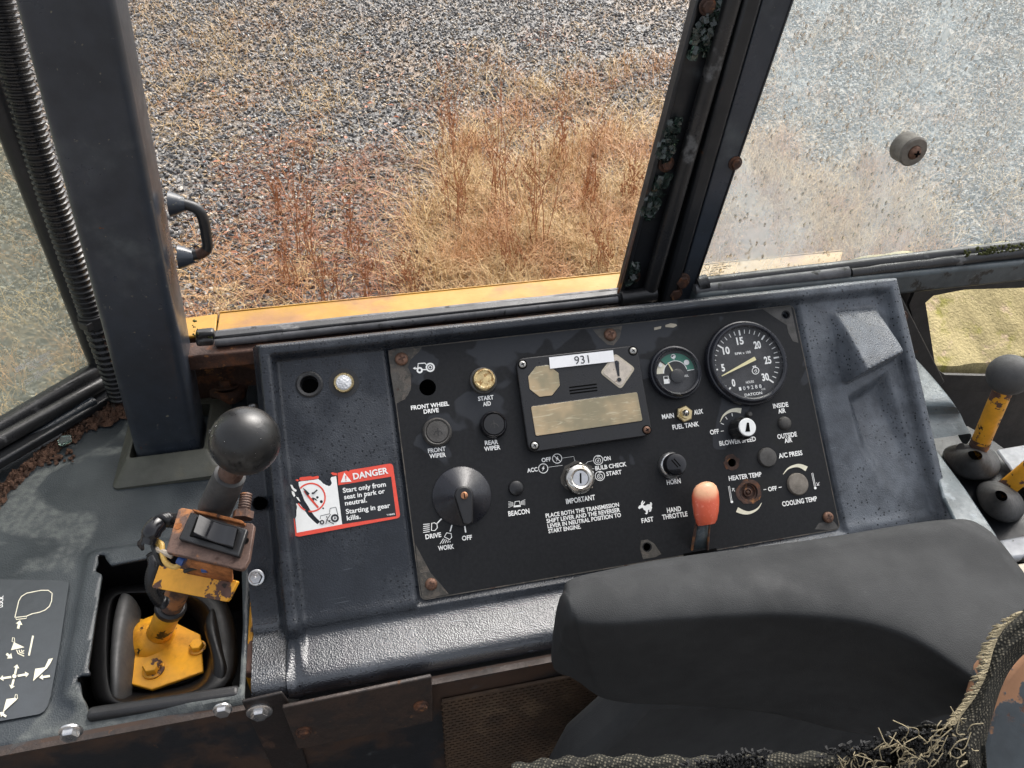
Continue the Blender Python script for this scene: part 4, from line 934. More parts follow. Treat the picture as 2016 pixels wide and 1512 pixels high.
# profile (across the machine): back edge, sloping face, then a lip that turns level and rolls over at the front
def face(v, h): return Vector((0, 0, 0)) + EU * v + EN * h
VT, VB = 0.1475, -0.134
lip = [(-0.137, 0.0), (-0.142, -0.001)]
sv = np.concatenate([np.linspace(VT, VB, 118)])
wedge = [U(1634, 612), U(1722, 606), U(1752, 706), U(1664, 750)]
chan = [U(1672, 780), U(1745, 735), U(1800, 905), U(1792, 1000), U(1740, 960), U(1695, 880)]
wv0, wv1 = wedge[0][1], wedge[3][1]
def shell_h(Ux, Vx):
    h = np.full(Ux.shape, 0.003)
    d = np.minimum(np.minimum(Ux + 0.362, 0.362 - Ux), 0.1475 - Vx)
    h += 0.013 * (1 - sm(d, 0.014, 0.022))                                   # raised border
    h -= 0.020 * (1 - sm(d, -0.001, 0.008)) ** 1.5                           # rolled outer edge
    h -= 0.014 * (1 - sm(Ux, -0.368, -0.360))                                # mounting flange on the left
    # step from the left field down to the panel, and the panel pocket
    px_ = sdf(Ux, Vx, [(-.2335, -.131), (.2335, -.131), (.2335, .131), (-.2335, .131)])
    h -= 0.0065 * (1 - sm(px_, -0.002, 0.0022))
    h -= 0.030 * (1 - sm(px_, -0.016, -0.012))
    # cup-like wedge on the right field, and the sunk channel under it
    sd = sdf(Ux, Vx, wedge); ramp = np.clip((wv0 - Vx) / (wv0 - wv1), 0, 1)
    h += 0.040 * ramp ** 0.75 * (1 - sm(sd, -0.0045, 0.0045))
    sc = sdf(Ux, Vx, chan); h -= 0.016 * (1 - sm(sc, -0.012, 0.003)) * sm(Vx, chan[3][1] - .002, chan[1][1])
    # field edges soften into the lip
    h += 0.002 * np.exp(-((Vx + 0.128) / 0.006) ** 2)
    # slight waviness of old plastic
    h += 0.0006 * np.sin(Ux * 37) * np.sin(Vx * 29)
    return h
UX = np.arange(-0.392, 0.3655, 0.0019)
lv = list(np.linspace(VT, VB, 150))
# lip continues past VB in the (y,z) plane
yb, zb = math.cos(T) * VB, math.sin(T) * VB
lip_yz = [(yb - .0035, zb - .0025), (yb - .008, zb - .0043), (yb - .014, zb - .0052), (yb - .024, zb - .0056), (yb - .034, zb - .0062), (yb - .044, zb - .0068), (yb - .0495, zb - .0082), (yb - .0535, zb - .0115), (yb - .0555, zb - .016), (yb - .056, zb - .024)]
holes = [circle(U(609, 757), 0.0108, 16), circle(U(510, 991, -.011), 0.0068, 14)]
mb = MB()
def place(u, v, h): return PAN.w(u, v, h)
keep = [(-0.3925, -0.14), (-0.3925, 0.020), (-0.386, 0.034), (-0.366, 0.040), (-0.366, 0.15), (0.37, 0.15), (0.37, -0.14)]
sheet(mb, UX, np.array(lv[::-1]), shell_h, holes, place, keep)
# lip strip, joined row by row to the bottom of the face
rows = []
h0 = shell_h(UX[None, :], np.full((1, len(UX)), VB))[0]
r0 = [tuple(PAN.w(u, VB, hh)) for u, hh in zip(UX, h0)]; rows.append(r0)
for k, (y, z) in enumerate(lip_yz):
    q = (k + 1) / len(lip_yz); row = []
    for u, hh in zip(UX, h0):
        edge_ = 1 if -0.36 < u < 0.36 else 0
        o_ = EN * (hh - 0.003) * (1 - min(1, q * 1.6)) if edge_ else EN * (-0.011) * (1 - q * 0.6)
        dip = -0.004 * math.exp(-((u + 0.352) / 0.006) ** 2)
        row.append(tuple(Vector((u, y, z + dip)) + o_))
    rows.append(row)
mb.grid(rows, flip=True)
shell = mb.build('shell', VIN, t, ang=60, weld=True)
# side skirts so that the shell is not a bare sheet
mb = MB()
for sgn, uu in ((1, 0.3655),):
    mb.add([PAN.w(uu, VT, -.018), PAN.w(uu, VB, -.018), Vector((uu, yb - .05, zb - .05)), Vector((uu, 0.06, -0.08)), ], [[0, 1, 2, 3]])
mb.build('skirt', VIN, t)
# back of the top edge
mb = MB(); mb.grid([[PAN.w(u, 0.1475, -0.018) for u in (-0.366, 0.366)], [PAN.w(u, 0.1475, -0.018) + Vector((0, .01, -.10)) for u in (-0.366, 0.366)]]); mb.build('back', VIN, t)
# grommet, indicator lamp, flange fixings
m_ = PAN.at(609, 757, 0.003); mb = MB()
mb.lathe([(.0135, 0), (.0135, .001), (.0118, .0022), (.0092, .0015), (.0086, -.002), (.0086, -.012), (0, -.012)], 24, m_); g = mb.build('grommet', [RUBB], t)
mb = MB(); mb.lathe([(.0084, -.0118), (0, -.0116)], 16, m_); mb.build('bore', HOLE, g)
m_ = PAN.at(677, 754, 0.003); mb = MB(); mb.lathe([(.0150, 0), (.0150, .0006), (.0105, .0008)], 24, m_); l_ = mb.build('indicator_lamp', RUBB, t)
mb = MB(); mb.lathe([(.0102, .0006), (.0102, .003), (.0094, .004), (.0084, .003), (.0078, .003)], 24, m_); mb.build('ring', BRASS, l_)
mb = MB(); mb.lathe([(.0080, .002), (.0076, .0035), (.005, .0048), (0, .0054)], 20, m_); mb.build('lens', LENSW, l_)
mb = MB(); bolt(mb, PAN.at(505, 1137, -.0105), .0062, .006, 1.25); mb.lathe([(.0016, .006), (.0016, .010), (0, .011)], 8, PAN.at(505, 1137, -.0105)); mb.build('flange_bolt', ZINC, t)
mb = MB(); mb.lathe([(.0072, -.003), (.0072, -.02), (0, -.02)], 16, PAN.at(510, 991, -.011)); mb.build('flange_hole', HOLE, t)

# danger sticker on the left field
ZD = crop(560, 890, 8.4)
t = thing('danger_sticker', 'torn red, white and black DANGER sticker left of the instrument panel', 'sticker', PAN.hit(680, 985, .0036))
f = FL(PAN, 0.0040, ZD)
jag = lambda a, b, n, k, sd: [(a[0] + (b[0] - a[0]) * i / n + random.Random(sd + i).uniform(-k, k), a[1] + (b[1] - a[1]) * i / n + random.Random(sd + 50 + i).uniform(-k, k)) for i in range(n + 1)]
f.fill([(880, 345), (1035, 305), (1055, 325), (1085, 298), (1740, 190), (1775, 198), (1797, 230), (1912, 1040), (1900, 1075), (1870, 1095), (240, 1398), (185, 1390), (160, 1365), (110, 1090), (165, 1100), (205, 1335), (955, 1195), (1850, 1060), (1765, 405), (892, 548)])
f.fill([(245, 432), (262, 418), (430, 398), (470, 410), (560, 392), (572, 415), (555, 440), (400, 462), (275, 480), (250, 462)])
f.fill([(178, 460), (215, 448), (245, 465), (215, 484)]); f.fill([(765, 345), (800, 335), (868, 350), (872, 385), (815, 384), (790, 372)]); f.fill([(40, 585), (75, 578), (105, 655), (85, 695), (62, 660)])
f.build('red_border', DECR, t)
f = FL(PAN, 0.0039, ZD)
wo = [(232, 492)] + jag((300, 482), (560, 446), 4, 3, 1) + jag((575, 465), (735, 575), 7, 12, 9) + jag((770, 560), (765, 420), 5, 14, 21) + [(855, 398), (955, 1195), (205, 1335), (180, 1100)] + jag((195, 1060), (205, 900), 5, 9, 33) + [(190, 850), (260, 865), (330, 960), (400, 1060), (480, 1140), (545, 1195), (590, 1150), (500, 1060), (440, 980), (395, 900), (330, 800), (300, 720), (262, 620), (240, 560)]
f.fill(wo, [circle((545, 750), 22, 8), circle((610, 820), 26, 9), circle((640, 930), 16, 7), circle((460, 790), 30, 9)])
f.poly([(95, 540), (130, 545), (150, 590), (205, 630), (190, 660), (150, 640), (120, 600)]); f.poly([(120, 640), (160, 660), (180, 720), (160, 745), (125, 690)]); f.poly([(190, 740), (230, 750), (265, 820), (235, 805)])
f.build('white_field', DECW, t)
f = FL(PAN, 0.00395, ZD); f.poly([(892, 548), (1765, 405), (1850, 1060), (957, 1193)]); f.build('black_field', DECK, t)
f = FL(PAN, 0.00405, ZD); f.stroke(f.ell((440, 750), 232, 30, -140, 100), 26); f.stroke(f.ell((440, 750), 232, 10, 115, 155), 24); f.stroke([(330, 640), (420, 760), (560, 920)], 34); f.build('prohibition_ring', DECR, t)
f = FL(PAN, 0.00415, ZD)
f.stroke([(590, 1110), (598, 1055), (745, 1020), (755, 930), (850, 910), (885, 1040)], 10); f.ring((835, 1092), 52, 30, 26); f.disc((835, 1092), 15); f.stroke(f.ell((850, 1080), 28, 8, -150, 30), 8)
f.ring((622, 1160), 28, 20, 20); f.disc((700, 1072), 12); f.stroke([(765, 1030), (705, 1110), (685, 1190)], 12); f.stroke([(700, 1110), (740, 1150), (820, 1190)], 14); f.stroke([(740, 1130), (760, 1140)], 20)
f.stroke([(470, 690), (545, 625)], 22); f.stroke([(455, 690), (480, 670)], 26); f.poly([(300, 590), (350, 620), (420, 690), (380, 720)]); f.poly([(450, 740), (520, 770), (550, 810), (500, 790)])
f.build('pictogram', DECK, t)
f = FL(PAN, 0.0043, ZD); f.fill([(990, 340), (1110, 488), (932, 502)]); f.build('alert_triangle', DECW, t)
f = FL(PAN, 0.0045, ZD); f.poly([(1003, 390), (1026, 388), (1022, 452), (1012, 453)]); f.disc((1020, 470), 9); f.build('exclamation_mark', DECR, t)
for body, l, r, h, b_ in (('DANGER', (1135, 405), (1712, 302), 92, .03), ('Start only from', (965, 636), (1675, 528), 72, .022), ('seat in park or', (985, 744), (1660, 640), 72, .022), ('neutral.', (1000, 846), (1362, 790), 72, .022), ('Starting in gear', (1015, 986), (1748, 878), 72, .022), ('kills.', (1030, 1094), (1258, 1060), 72, .022), ('T148402', (1690, 1042), (1825, 1022), 24, .02)):
    text(body, l, r, h, t, DECW, PAN, 0.0044, ZD, b_)

# ------------------------------------------------------------------ instrument panel plate
t = thing('instrument_panel', 'flat black instrument panel plate with gauges, switches and white lettering', 'instrument panel', (0, 0, 0))
PANEL = t
hl = [(842, 762.6, 16.5), (1547, 620, 7), (1274, 1077, 7.5), (1441, 911, 8), (1474, 969, 18)]
mb = MB(); mb.fill(rrect(-.230, -.1275, .230, .1275, .006, 4), [circle(PAN.loc(x, y), r * PAN.mpp(x, y), 22) for x, y, r in hl], 0.0, PAN.M())
mb.build('plate', PBLK, t, solid=0.0025, smooth=False)
f = FL(PAN, 0.0002); rim = [(-.2290, -.1265), (.2290, -.1265), (.2290, .1265), (-.2290, .1265)]
mb = MB(); mb.fill(rrect(-.2299, -.1274, .2299, .1274, .006, 4), [rrect(-.2288, -.1263, .2288, .1263, .005, 4)], 0.0002, PAN.M()); mb.build('worn_edge', WORN, t, smooth=False)
Z1, Z2, Z3, Z4, Z5, Z6 = crop(760, 600, 6.72), crop(780, 800, 5.04), crop(1000, 660, 6.3), crop(1000, 870, 6.573), crop(1260, 620, 6.3), crop(1270, 860, 5.04)
def worn(pts, rd, seed):
    rr = random.Random(seed); out = []
    for i in range(len(pts)):
        a, b = pts[i], pts[(i + 1) % len(pts)]
        for k in range(4): out.append((a[0] + (b[0] - a[0]) * k / 4 + rr.uniform(-5, 5) * (k > 0), a[1] + (b[1] - a[1]) * k / 4 + rr.uniform(-5, 5) * (k > 0)))
    ff = FL(PAN, 0.00025, rd); ff.fill(out); return ff
worn([(28, 605), (470, 562), (440, 620), (330, 720), (290, 830), (335, 930), (325, 1130), (250, 1250), (125, 1310), (60, 900)], Z1, 1).build('worn_corner', WORN, t)
worn([(820, 1072), (838, 1120), (845, 1135), (868, 1155), (880, 1170), (830, 1180), (828, 1160)], None, 2) if False else None
FLq = FL(PAN, 0.00025); FLq.fill([(818, 1072), (832, 1098), (848, 1128), (866, 1148), (884, 1170), (832, 1179.5), (824, 1130)]); FLq.build('worn_corner', WORN, t)
FLq = FL(PAN, 0.00025); FLq.fill([(1502, 609), (1557, 603), (1572, 675), (1561, 672), (1552, 655), (1549, 640), (1530, 628)], [circle((1547, 620), 9, 14)]); FLq.build('worn_corner', GREYP, t)
FLq = FL(PAN, 0.00025); FLq.fill([(1604, 1042), (1612, 1030), (1622, 1028), (1640, 1025), (1648, 1034), (1651, 1040), (1630, 1043.5)]); FLq.build('worn_corner', GREYP, t)
FLq = FL(PAN, 0.00025); FLq.fill([(1262, 1064), (1275, 1062), (1288, 1070), (1302, 1091), (1290, 1097), (1266, 1101), (1260, 1080)], [circle((1274, 1077), 9.5, 14)]); FLq.build('worn_corner', WORN, t)
FLq = FL(PAN, 0.00025); FLq.fill([(1167, 649), (1225, 641), (1220, 665), (1208, 680), (1195, 678), (1180, 664)]); FLq.build('worn_corner', WORN, t)
FLq = FL(PAN, 0.00025); FLq.poly([(1288, 645), (1302, 642), (1301, 647), (1288, 650)]); FLq.poly([(1310, 640), (1320, 636.5), (1331, 638), (1333, 641), (1326, 645), (1310, 644)]); FLq.build('paint_chip', PALE, t)
for x, y, r, ro, sd in ((1441, 911, 8, 15, 3), (1474, 969, 18, 24, 5)):
    rr = random.Random(sd); ff = FL(PAN, 0.0004); ff.fill([(x + (ro + rr.uniform(-2, 3)) * math.cos(2 * math.pi * i / 22), y + (ro + rr.uniform(-2, 3)) * math.sin(2 * math.pi * i / 22)) for i in range(22)], [circle((x, y), r, 18)]); ff.build('rust_ring', RUSTM, t)
for x, y, r, d in ((842, 762.6, 16.5, .03), (1547, 620, 7, .02), (1274, 1077, 7.5, .02), (1441, 911, 8, .02)):
    k = PAN.mpp(x, y) * r; mb = MB(); mb.lathe([(k * 1.02, -.0025), (k * 1.02, -d), (0, -d)], 20, PAN.at(x, y)); mb.build('hole', HOLE, t)
mb = MB(); k = PAN.mpp(1474, 969); mb.lathe([(18.5 * k, -.0015), (15 * k, -.002), (14 * k, -.0035), (10 * k, -.0035), (9 * k, -.0015), (6 * k, -.001), (5 * k, -.003), (3 * k, -.001), (0, -.0005)], 20, PAN.at(1474, 969)); mb.build('rusted_stub', RUSTM, t)
mb = MB(); mb.lathe([(.013, -.006), (0, -.006)], 12, PAN.at(1474, 969))
# panel screws
for x, y, r in ((790.5, 707, 13), (849, 1150, 12), (1201, 659, 12.5), (1630, 1018.5, 11)):
    mb = MB(); screw(mb, PAN.at(x, y, .0004, 0.3), r * PAN.mpp(x, y)); mb.build('screw', [SCREWR, RUSTM], t)
# ---- lettering
for rd, lst in ((Z1, (('FRONT WHEEL', (330, 1365), (833, 1305), 50), ('DRIVE', (497, 1415), (697, 1392), 50), ('START', (1217, 1245), (1423, 1222), 50), ('AID', (1281, 1317), (1386, 1302), 50))),
                (Z2, (('FRONT', (315, 443), (490, 419), 38), ('WIPER', (328, 495), (493, 478), 38), ('REAR', (880, 364), (1012, 352), 38), ('WIPER', (873, 424), (1033, 404), 38), ('DRIVE', (290, 1296), (446, 1272), 40), ('WORK', (415, 1410), (573, 1388), 40), ('OFF', (652, 1310), (752, 1298), 40), ('BEACON', (1112, 1067), (1322, 1037), 42))),
                (Z4, (('OFF', (435, 238), (557, 220), 46), ('ACC', (248, 372), (383, 352), 46), ('ON', (1238, 222), (1328, 208), 46), ('BULB CHECK', (1130, 342), (1533, 285), 46), ('START', (1273, 414), (1470, 388), 46), ('IMPORTANT', (752, 772), (1127, 715), 56), ('PLACE BOTH THE TRANSMISSION', (488, 957), (1437, 810), 45), ('SHIFT LEVER AND THE REVERSER', (500, 1026), (1450, 877), 45), ('LEVER IN NEUTRAL POSITION TO', (513, 1092), (1462, 943), 45), ('START ENGINE.', (523, 1157), (942, 1094), 45), ('FAST', (1728, 1022), (1883, 996), 50))),
                (Z5, (('MAIN', (273, 1265), (420, 1245), 48), ('AUX', (668, 1211), (780, 1193), 48), ('FUEL TANK', (403, 1395), (730, 1350), 48), ('OFF', (868, 1458), (978, 1442), 48), ('INSIDE', (1650, 1132), (1838, 1108), 46), ('AIR', (1713, 1197), (1805, 1183), 46))),
                (Z6, (('BLOWER SPEED', (737, 67), (1098, 18), 38), ('HORN', (215, 453), (352, 436), 40), ('A/C PRESS', (1325, 190), (1560, 157), 38), ('HEATER TEMP', (830, 414), (1155, 370), 38), ('OFF', (1220, 521), (1307, 508), 34), ('COOLING TEMP', (1360, 668), (1705, 612), 38), ('HAND', (217, 730), (357, 712), 40), ('THROTTLE', (170, 799), (420, 763), 40))),
                (None, (('OUTSIDE', (1530.4, 860), (1568.5, 854.4), 7.5), ('AIR', (1544.3, 868), (1559.4, 865.5), 7.5)))):
    for body, l, r, h in lst: text(body, l, r, h, t, WHITE, PAN, 0.0005, rd)
def icon(rd, name='symbol', mat=None): f = FL(PAN, 0.0005, rd); f.done = lambda: f.build(name, mat or WHITE, t); return f
f = icon(Z1, 'tractor_symbol'); f.stroke([(420, 845), (425, 778), (515, 772), (540, 800), (560, 775)], 14); f.ring((585, 828), 50, 22); f.ring((585, 828), 24, 10) if False else None; f.disc((585, 828), 28) ; f.ring((445, 866), 30, 24); f.stroke([(470, 860), (540, 858)], 14); f.poly([(355, 842), (390, 820), (388, 835), (425, 835), (425, 850), (388, 850), (392, 862)]); f.done()
f = FL(PAN, .00075, Z1); f.disc((585, 828), 16); f.build('tractor_hub', PBLK, t)
f = icon(Z2, 'lamp_symbol'); f.stroke([(352, 1160), (350, 1232), (385, 1232), (408, 1205), (405, 1170), (380, 1155)], 9, True)
for k in range(5): f.stroke([(268, 1172 + 20 * k), (332, 1166 + 19 * k)], 7)
f.stroke([(450, 1115), (405, 1162)], 12); f.stroke([(553, 1177), (535, 1242)], 12); f.stroke([(680, 1188), (690, 1252)], 14)
f.stroke([(478, 1295), (500, 1255), (545, 1262), (550, 1300), (530, 1322)], 9, True)
for k in range(5): f.stroke([(470 + 16 * k, 1312 + 6 * k), (435 + 25 * k, 1366 - 4 * k)], 7)
f.done()
f = icon(Z2, 'beacon_symbol'); f.stroke([(1180, 945), (1222, 940), (1234, 990), (1168, 998)], 8, True); f.poly([(1168, 985), (1234, 978), (1236, 996), (1164, 1002)])
for k in range(5): f.stroke([(1112, 945 + 15 * k), (1162, 955 + 7 * k)], 3.5); f.stroke([(1235, 945 + 7 * k), (1280, 925 + 13 * k)], 3.5)
f.done()
f = icon(Z4, 'key_symbols')
for c in ((637, 215), (457, 343), (1168, 235), (1190, 440)): f.ring(c, 60, 9, 28)
bolt_ = lambda x, y, s: [(x + 12 * s, y - 38 * s), (x - 20 * s, y + 6 * s), (x - 2 * s, y + 4 * s), (x - 14 * s, y + 40 * s), (x + 20 * s, y - 8 * s), (x + 2 * s, y - 5 * s)]
f.fill(bolt_(637, 215, 1)); f.fill(bolt_(457, 343, 1)); f.stroke([(590, 175), (685, 258)], 8); f.ring((1166, 242), 33, 7, 18); f.stroke([(1150, 190), (1190, 185)], 9); f.fill(bolt_(1166, 245, .7)); f.ring((1190, 448), 33, 8, 18); f.stroke([(1172, 395), (1212, 390)], 9); f.stroke(f.ell((1190, 448), 14, 8, 0, 270), 7)
f.stroke([(703, 210), (852, 187), (866, 250)], 4); f.stroke([(520, 328), (705, 303)], 4); f.stroke([(1103, 243), (1030, 258), (1005, 290)], 4); f.stroke([(1122, 348), (1085, 345)], 4); f.done()
f = icon(Z4, 'rabbit_symbol'); f.fill([(1683, 852), (1700, 825), (1722, 815), (1722, 790), (1740, 758), (1752, 762), (1738, 800), (1768, 770), (1774, 778), (1748, 818), (1775, 828), (1805, 808), (1840, 805), (1838, 785), (1852, 778), (1866, 800), (1860, 835), (1866, 850), (1850, 900), (1825, 905), (1832, 880), (1815, 878), (1808, 925), (1792, 938), (1768, 925), (1790, 915), (1780, 890), (1760, 880), (1740, 850), (1700, 870)]); f.done()
def taper_arc(rd, pts, w0, w1):
    f = FL(PAN, .0005, rd); P = spline([Vector((*p, 0)) for p in pts], 6); n = len(P); L = []; R_ = []
    for i in range(n):
        d = (P[min(i + 1, n - 1)] - P[max(i - 1, 0)]).normalized(); q = Vector((-d.y, d.x, 0)) * (w0 + (w1 - w0) * i / (n - 1)) / 2; L.append(P[i] + q); R_.append(P[i] - q)
    f.mb.add([PAN.w(*f.L((p.x, p.y)), .0005) for p in L + R_], [[i, i + 1, n + i + 1, n + i] for i in range(n - 1)]); return f
taper_arc(Z5, [(993, 1330), (1035, 1250), (1110, 1195), (1185, 1180), (1255, 1188)], 6, 66).build('speed_arc', CREAM, t)
f = icon(Z5, 'dash_marks'); f.stroke([(1003, 1342), (1040, 1358)], 9); f.stroke([(1060, 1265), (1082, 1296)], 9); f.stroke([(1140, 1220), (1146, 1258)], 9); f.stroke([(1002, 1443), (1038, 1438)], 7); f.done()
taper_arc(Z6, [(1370, 372), (1420, 315), (1490, 288), (1545, 290), (1603, 318)], 5, 50).build('cooling_arc', CREAM, t)
taper_arc(Z6, [(1157, 655), (1115, 715), (1040, 752), (975, 748), (912, 722)], 5, 52).build('heater_arc', CREAM, t)
f = icon(Z6, 'thermometer_symbol')
f.stroke([(826, 490), (850, 632), (862, 630), (838, 488)], 5, True); f.disc((860, 645), 13); f.stroke([(860, 512), (885, 512)], 5); f.stroke([(872, 512), (862, 540)], 5); f.stroke([(872, 512), (888, 542)], 5); f.done(); f = icon(Z6, 'thermometer_symbol')
f.stroke([(1652, 360), (1680, 495), (1692, 493), (1664, 358)], 5, True); f.disc((1688, 508), 13); f.stroke([(1700, 482), (1728, 478)], 5); f.stroke([(1712, 480), (1700, 452)], 5); f.stroke([(1712, 480), (1726, 448)], 5)
f.done(); f = icon(Z6, 'dash_mark'); f.stroke([(1175, 525), (1203, 521)], 7); f.done(); f = icon(Z6, 'dash_mark'); f.stroke([(1325, 503), (1355, 498)], 7); f.done()

# ---- round plugs and push buttons
def lat(x, y, h, prof, name, mat, par=None, n=28, rot=0, k=None):
    k = k or PAN.mpp(x, y, h); mb = MB(); mb.lathe([(r * k, z) for r, z in prof], n, PAN.at(x, y, h, rot)); return mb.build(name, mat, par or t)
lat(1015.5, 961, 0, [(15, 0), (15, .001), (13.5, .003), (9, .0042), (0, .0046)], 'blank_plug', BLKP)
lat(1544, 833.5, 0, [(13.5, 0), (13.5, .001), (12, .0032), (8, .0046), (0, .005)], 'blank_plug', GREYP)
lat(1509.7, 900.7, 0, [(19.5, 0), (19.5, .0015), (17.5, .0032), (9, .004), (0, .0043)], 'blank_plug', GREYP)
lat(1569.6, 953.3, 0, [(22, 0), (22, .0015), (20, .0032), (10, .004), (0, .0042)], 'blank_plug', TANP)
lat(1473.5, 816, 0, [(5.5, 0), (5.5, .003), (4, .0045), (0, .005)], 'stud', GREYP)
b_ = lat(951, 750, 0, [(27, 0), (27, .001), (26, .004), (22.5, .005), (22, .0035)], 'start_aid_button', GREYP)
lat(951.5, 749.5, 0, [(22.5, .003), (22.5, .0075), (21, .009), (19, .0085), (16, .0065)], 'ring', BRASS, b_); lat(951.5, 749.5, 0, [(21.5, .0072), (20.5, .0102), (17.5, .0108), (15, .0098), (0, .0102)], 'lens', LENS, b_)
for (x, y, ro, ri, m1, m2) in ((860.4, 851.2, 29, 21.5, GREYP, GREYP), (970.9, 836.7, 27.5, 21, BLKG, BLKP)):
    b_ = lat(x, y, 0, [(ro, 0), (ro, .002), (ro - 1.5, .0055), (ro - 4, .007), (ri + .8, .0062), (ri + .6, .004)], 'wiper_button', m1)
    lat(x, y, 0, [(ri, .003), (ri, .0062), (ri - 1, .0068), (0, .0072)], 'cap', m2, b_)
    f = FL(PAN, .0074); x2, y2 = x + 2.0, y - .3; f.stroke([(x2 - 8, y2 + 5), (x2 - 5, y2 - 1), (x2, y2 - 3), (x2 + 6, y2 - 1), (x2 + 9, y2 + 4)], 1.0); f.stroke([(x2 + 1, y2 + 6), (x2 - 1, y2 - 9)], 1.0); f.build('wiper_symbol', GREYP if m1 is BLKG else BLKP, b_)
# ---- light switch: shallow cone with a pointer
b_ = lat(909.4, 976.6, 0, [(58, 0), (58, .0012), (56.5, .002), (20, .0105), (16, .0125), (0, .0125)], 'light_switch', BEZ, n=48)
fs = Frame(PAN.w(*PAN.loc(911, 977, 0), 0), PAN.e1, PAN.e2); k = PAN.mpp(910, 976, .015)
dr = Vector(PAN.loc(922, 1030, .016)) - Vector(PAN.loc(914, 975, .018)); an = math.atan2(dr.y, dr.x); Ln = dr.length
mb = MB(); r1, r2 = 18.5 * k, 9.5 * k
pts = [(r1 * math.cos(RAD(a)), r1 * math.sin(RAD(a))) for a in range(65, 300, 15)] + [(Ln, -r2), (Ln + .002, 0), (Ln, r2)]
mm = PAN.at(914, 975.5, .018, an); mb.prism(pts, -.010, 0, mm); mb.build('pointer', BLKP, b_, bevel=.0018, seg=3)
mb = MB(); mb.cur = 0; mb.lathe([(7 * k, 0), (7 * k, .0012), (5 * k, .0018), (0, .0018)], 14, mm); mb.cur = 1; mb.box((0, 0, .0018), (12 * k, 2 * k, .0006), mm); mb.build('screw', [COPPER, HOLE], b_)
# ---- key switch
x, y = 1141.5, 942; k = PAN.mpp(x, y, .006)
ff = FL(PAN, .00035); rr = random.Random(4); ff.fill([(1138 + (32 + rr.uniform(-2, 4)) * math.cos(2 * math.pi * i / 18), 940 + (32 + rr.uniform(-2, 4)) * math.sin(2 * math.pi * i / 18)) for i in range(18)]); ff.build('grime_ring', WORN, t)
b_ = lat(x, y, .006, [(30, -.006), (30, -.0005), (28, .0015), (24, .0035), (19.5, .0045), (16.5, .0035), (16, .001)], 'key_switch', CHROME, n=36, k=k)
mb = MB(); mb.lathe([(31.5 * k, 0), (31.5 * k, .004), (28 * k, .0052)], 6, PAN.at(1139.5, 942.5, 0, .3)); mb.build('nut', CHROME, b_)
lat(x, y, .006, [(15.8, .0), (15.8, .003), (15, .0035), (0, .0035)], 'lock_cylinder', ZINC, b_, k=k)
mb = MB(); mb.box((0, 0, .0036), (3.2 * k, 20 * k, .0006), PAN.at(x, y, .006, -.15)); mb.build('keyhole', HOLE, b_)
# ---- fuel tank toggle
x, y = 1346.5, 815.2; k = PAN.mpp(x, y)
mb = MB(); mb.lathe([(17 * k, 0), (17 * k, .0028), (15 * k, .0038), (10 * k, .0038)], 6, PAN.at(x, y, 0, .25)); b_ = mb.build('fuel_tank_switch', BRASS, t, ang=25)
mb = MB(); mb.lathe([(10.5 * k, .003), (10 * k, .0062), (6 * k, .0065)], 18, PAN.at(x, y)); mb.build('collar', BRASS, b_)
p0 = PAN.w(*PAN.loc(x, y), .004); p1 = PAN.w(*PAN.loc(1350, 812.5, .015), .0165); mb = MB(); mb.tube([p0, p0.lerp(p1, .5), p0.lerp(p1, .85), p1], [.0022, .0029, .0034, .0022], 14); mb.ball(p1, .0025, 10); mb.build('bat_lever', CHROME, b_)
# ---- horn button
b_ = lat(1320.6, 916.5, 0, [(26, 0), (26, .003), (25, .006), (22, .0075), (21, .0065)], 'horn_button', ZINC)
lat(1321.5, 916, 0, [(21.5, .004), (22.5, .009), (22, .013), (20, .0155), (14, .0168), (0, .0172)], 'cap', BLKG, b_)
f = FL(PAN, .0174); f.stroke([(1322, 905), (1335, 920)], 2); f.stroke([(1327, 903), (1340, 918)], 2); f.build('horn_symbol', HOLE, b_)
# ---- blower knob
x, y = 1471.5, 841; hN = .023; k = PAN.mpp(x, y, hN); a0, b0 = PAN.loc(x, y, hN)
mb = MB(); n = 48; prof = [(21, 0), (21, .005), (22.5, .006), (22, .018), (19.5, hN - .001), (17.5, hN - .001)]; i0 = len(mb.v)
mb.lathe([(r * k, z) for r, z in prof], n, PAN.M(a0, b0, 0))
for q in range(2, 5):
    for i in range(n):
        v = Vector(mb.v[q * n + i]); c = PAN.w(a0, b0, prof[q][1]); mb.v[q * n + i] = tuple(c + (v - c) * (0.92 if (i // 3) % 2 else 1.03))
b_ = mb.build('blower_knob', BLKP, t, ang=30)
mb = MB(); mb.lathe([(17.8 * k, hN - .003), (17.8 * k, hN), (16.8 * k, hN + .0006), (0, hN + .0006)], 32, PAN.M(a0, b0, 0)); mb.build('cap', DECW, b_)
f = FL(PAN, hN + .0009); f.poly([(1467.5, 850), (1470.5, 832), (1474.5, 832), (1477, 849.5)]); f.build('pointer_mark', HOLE, b_)
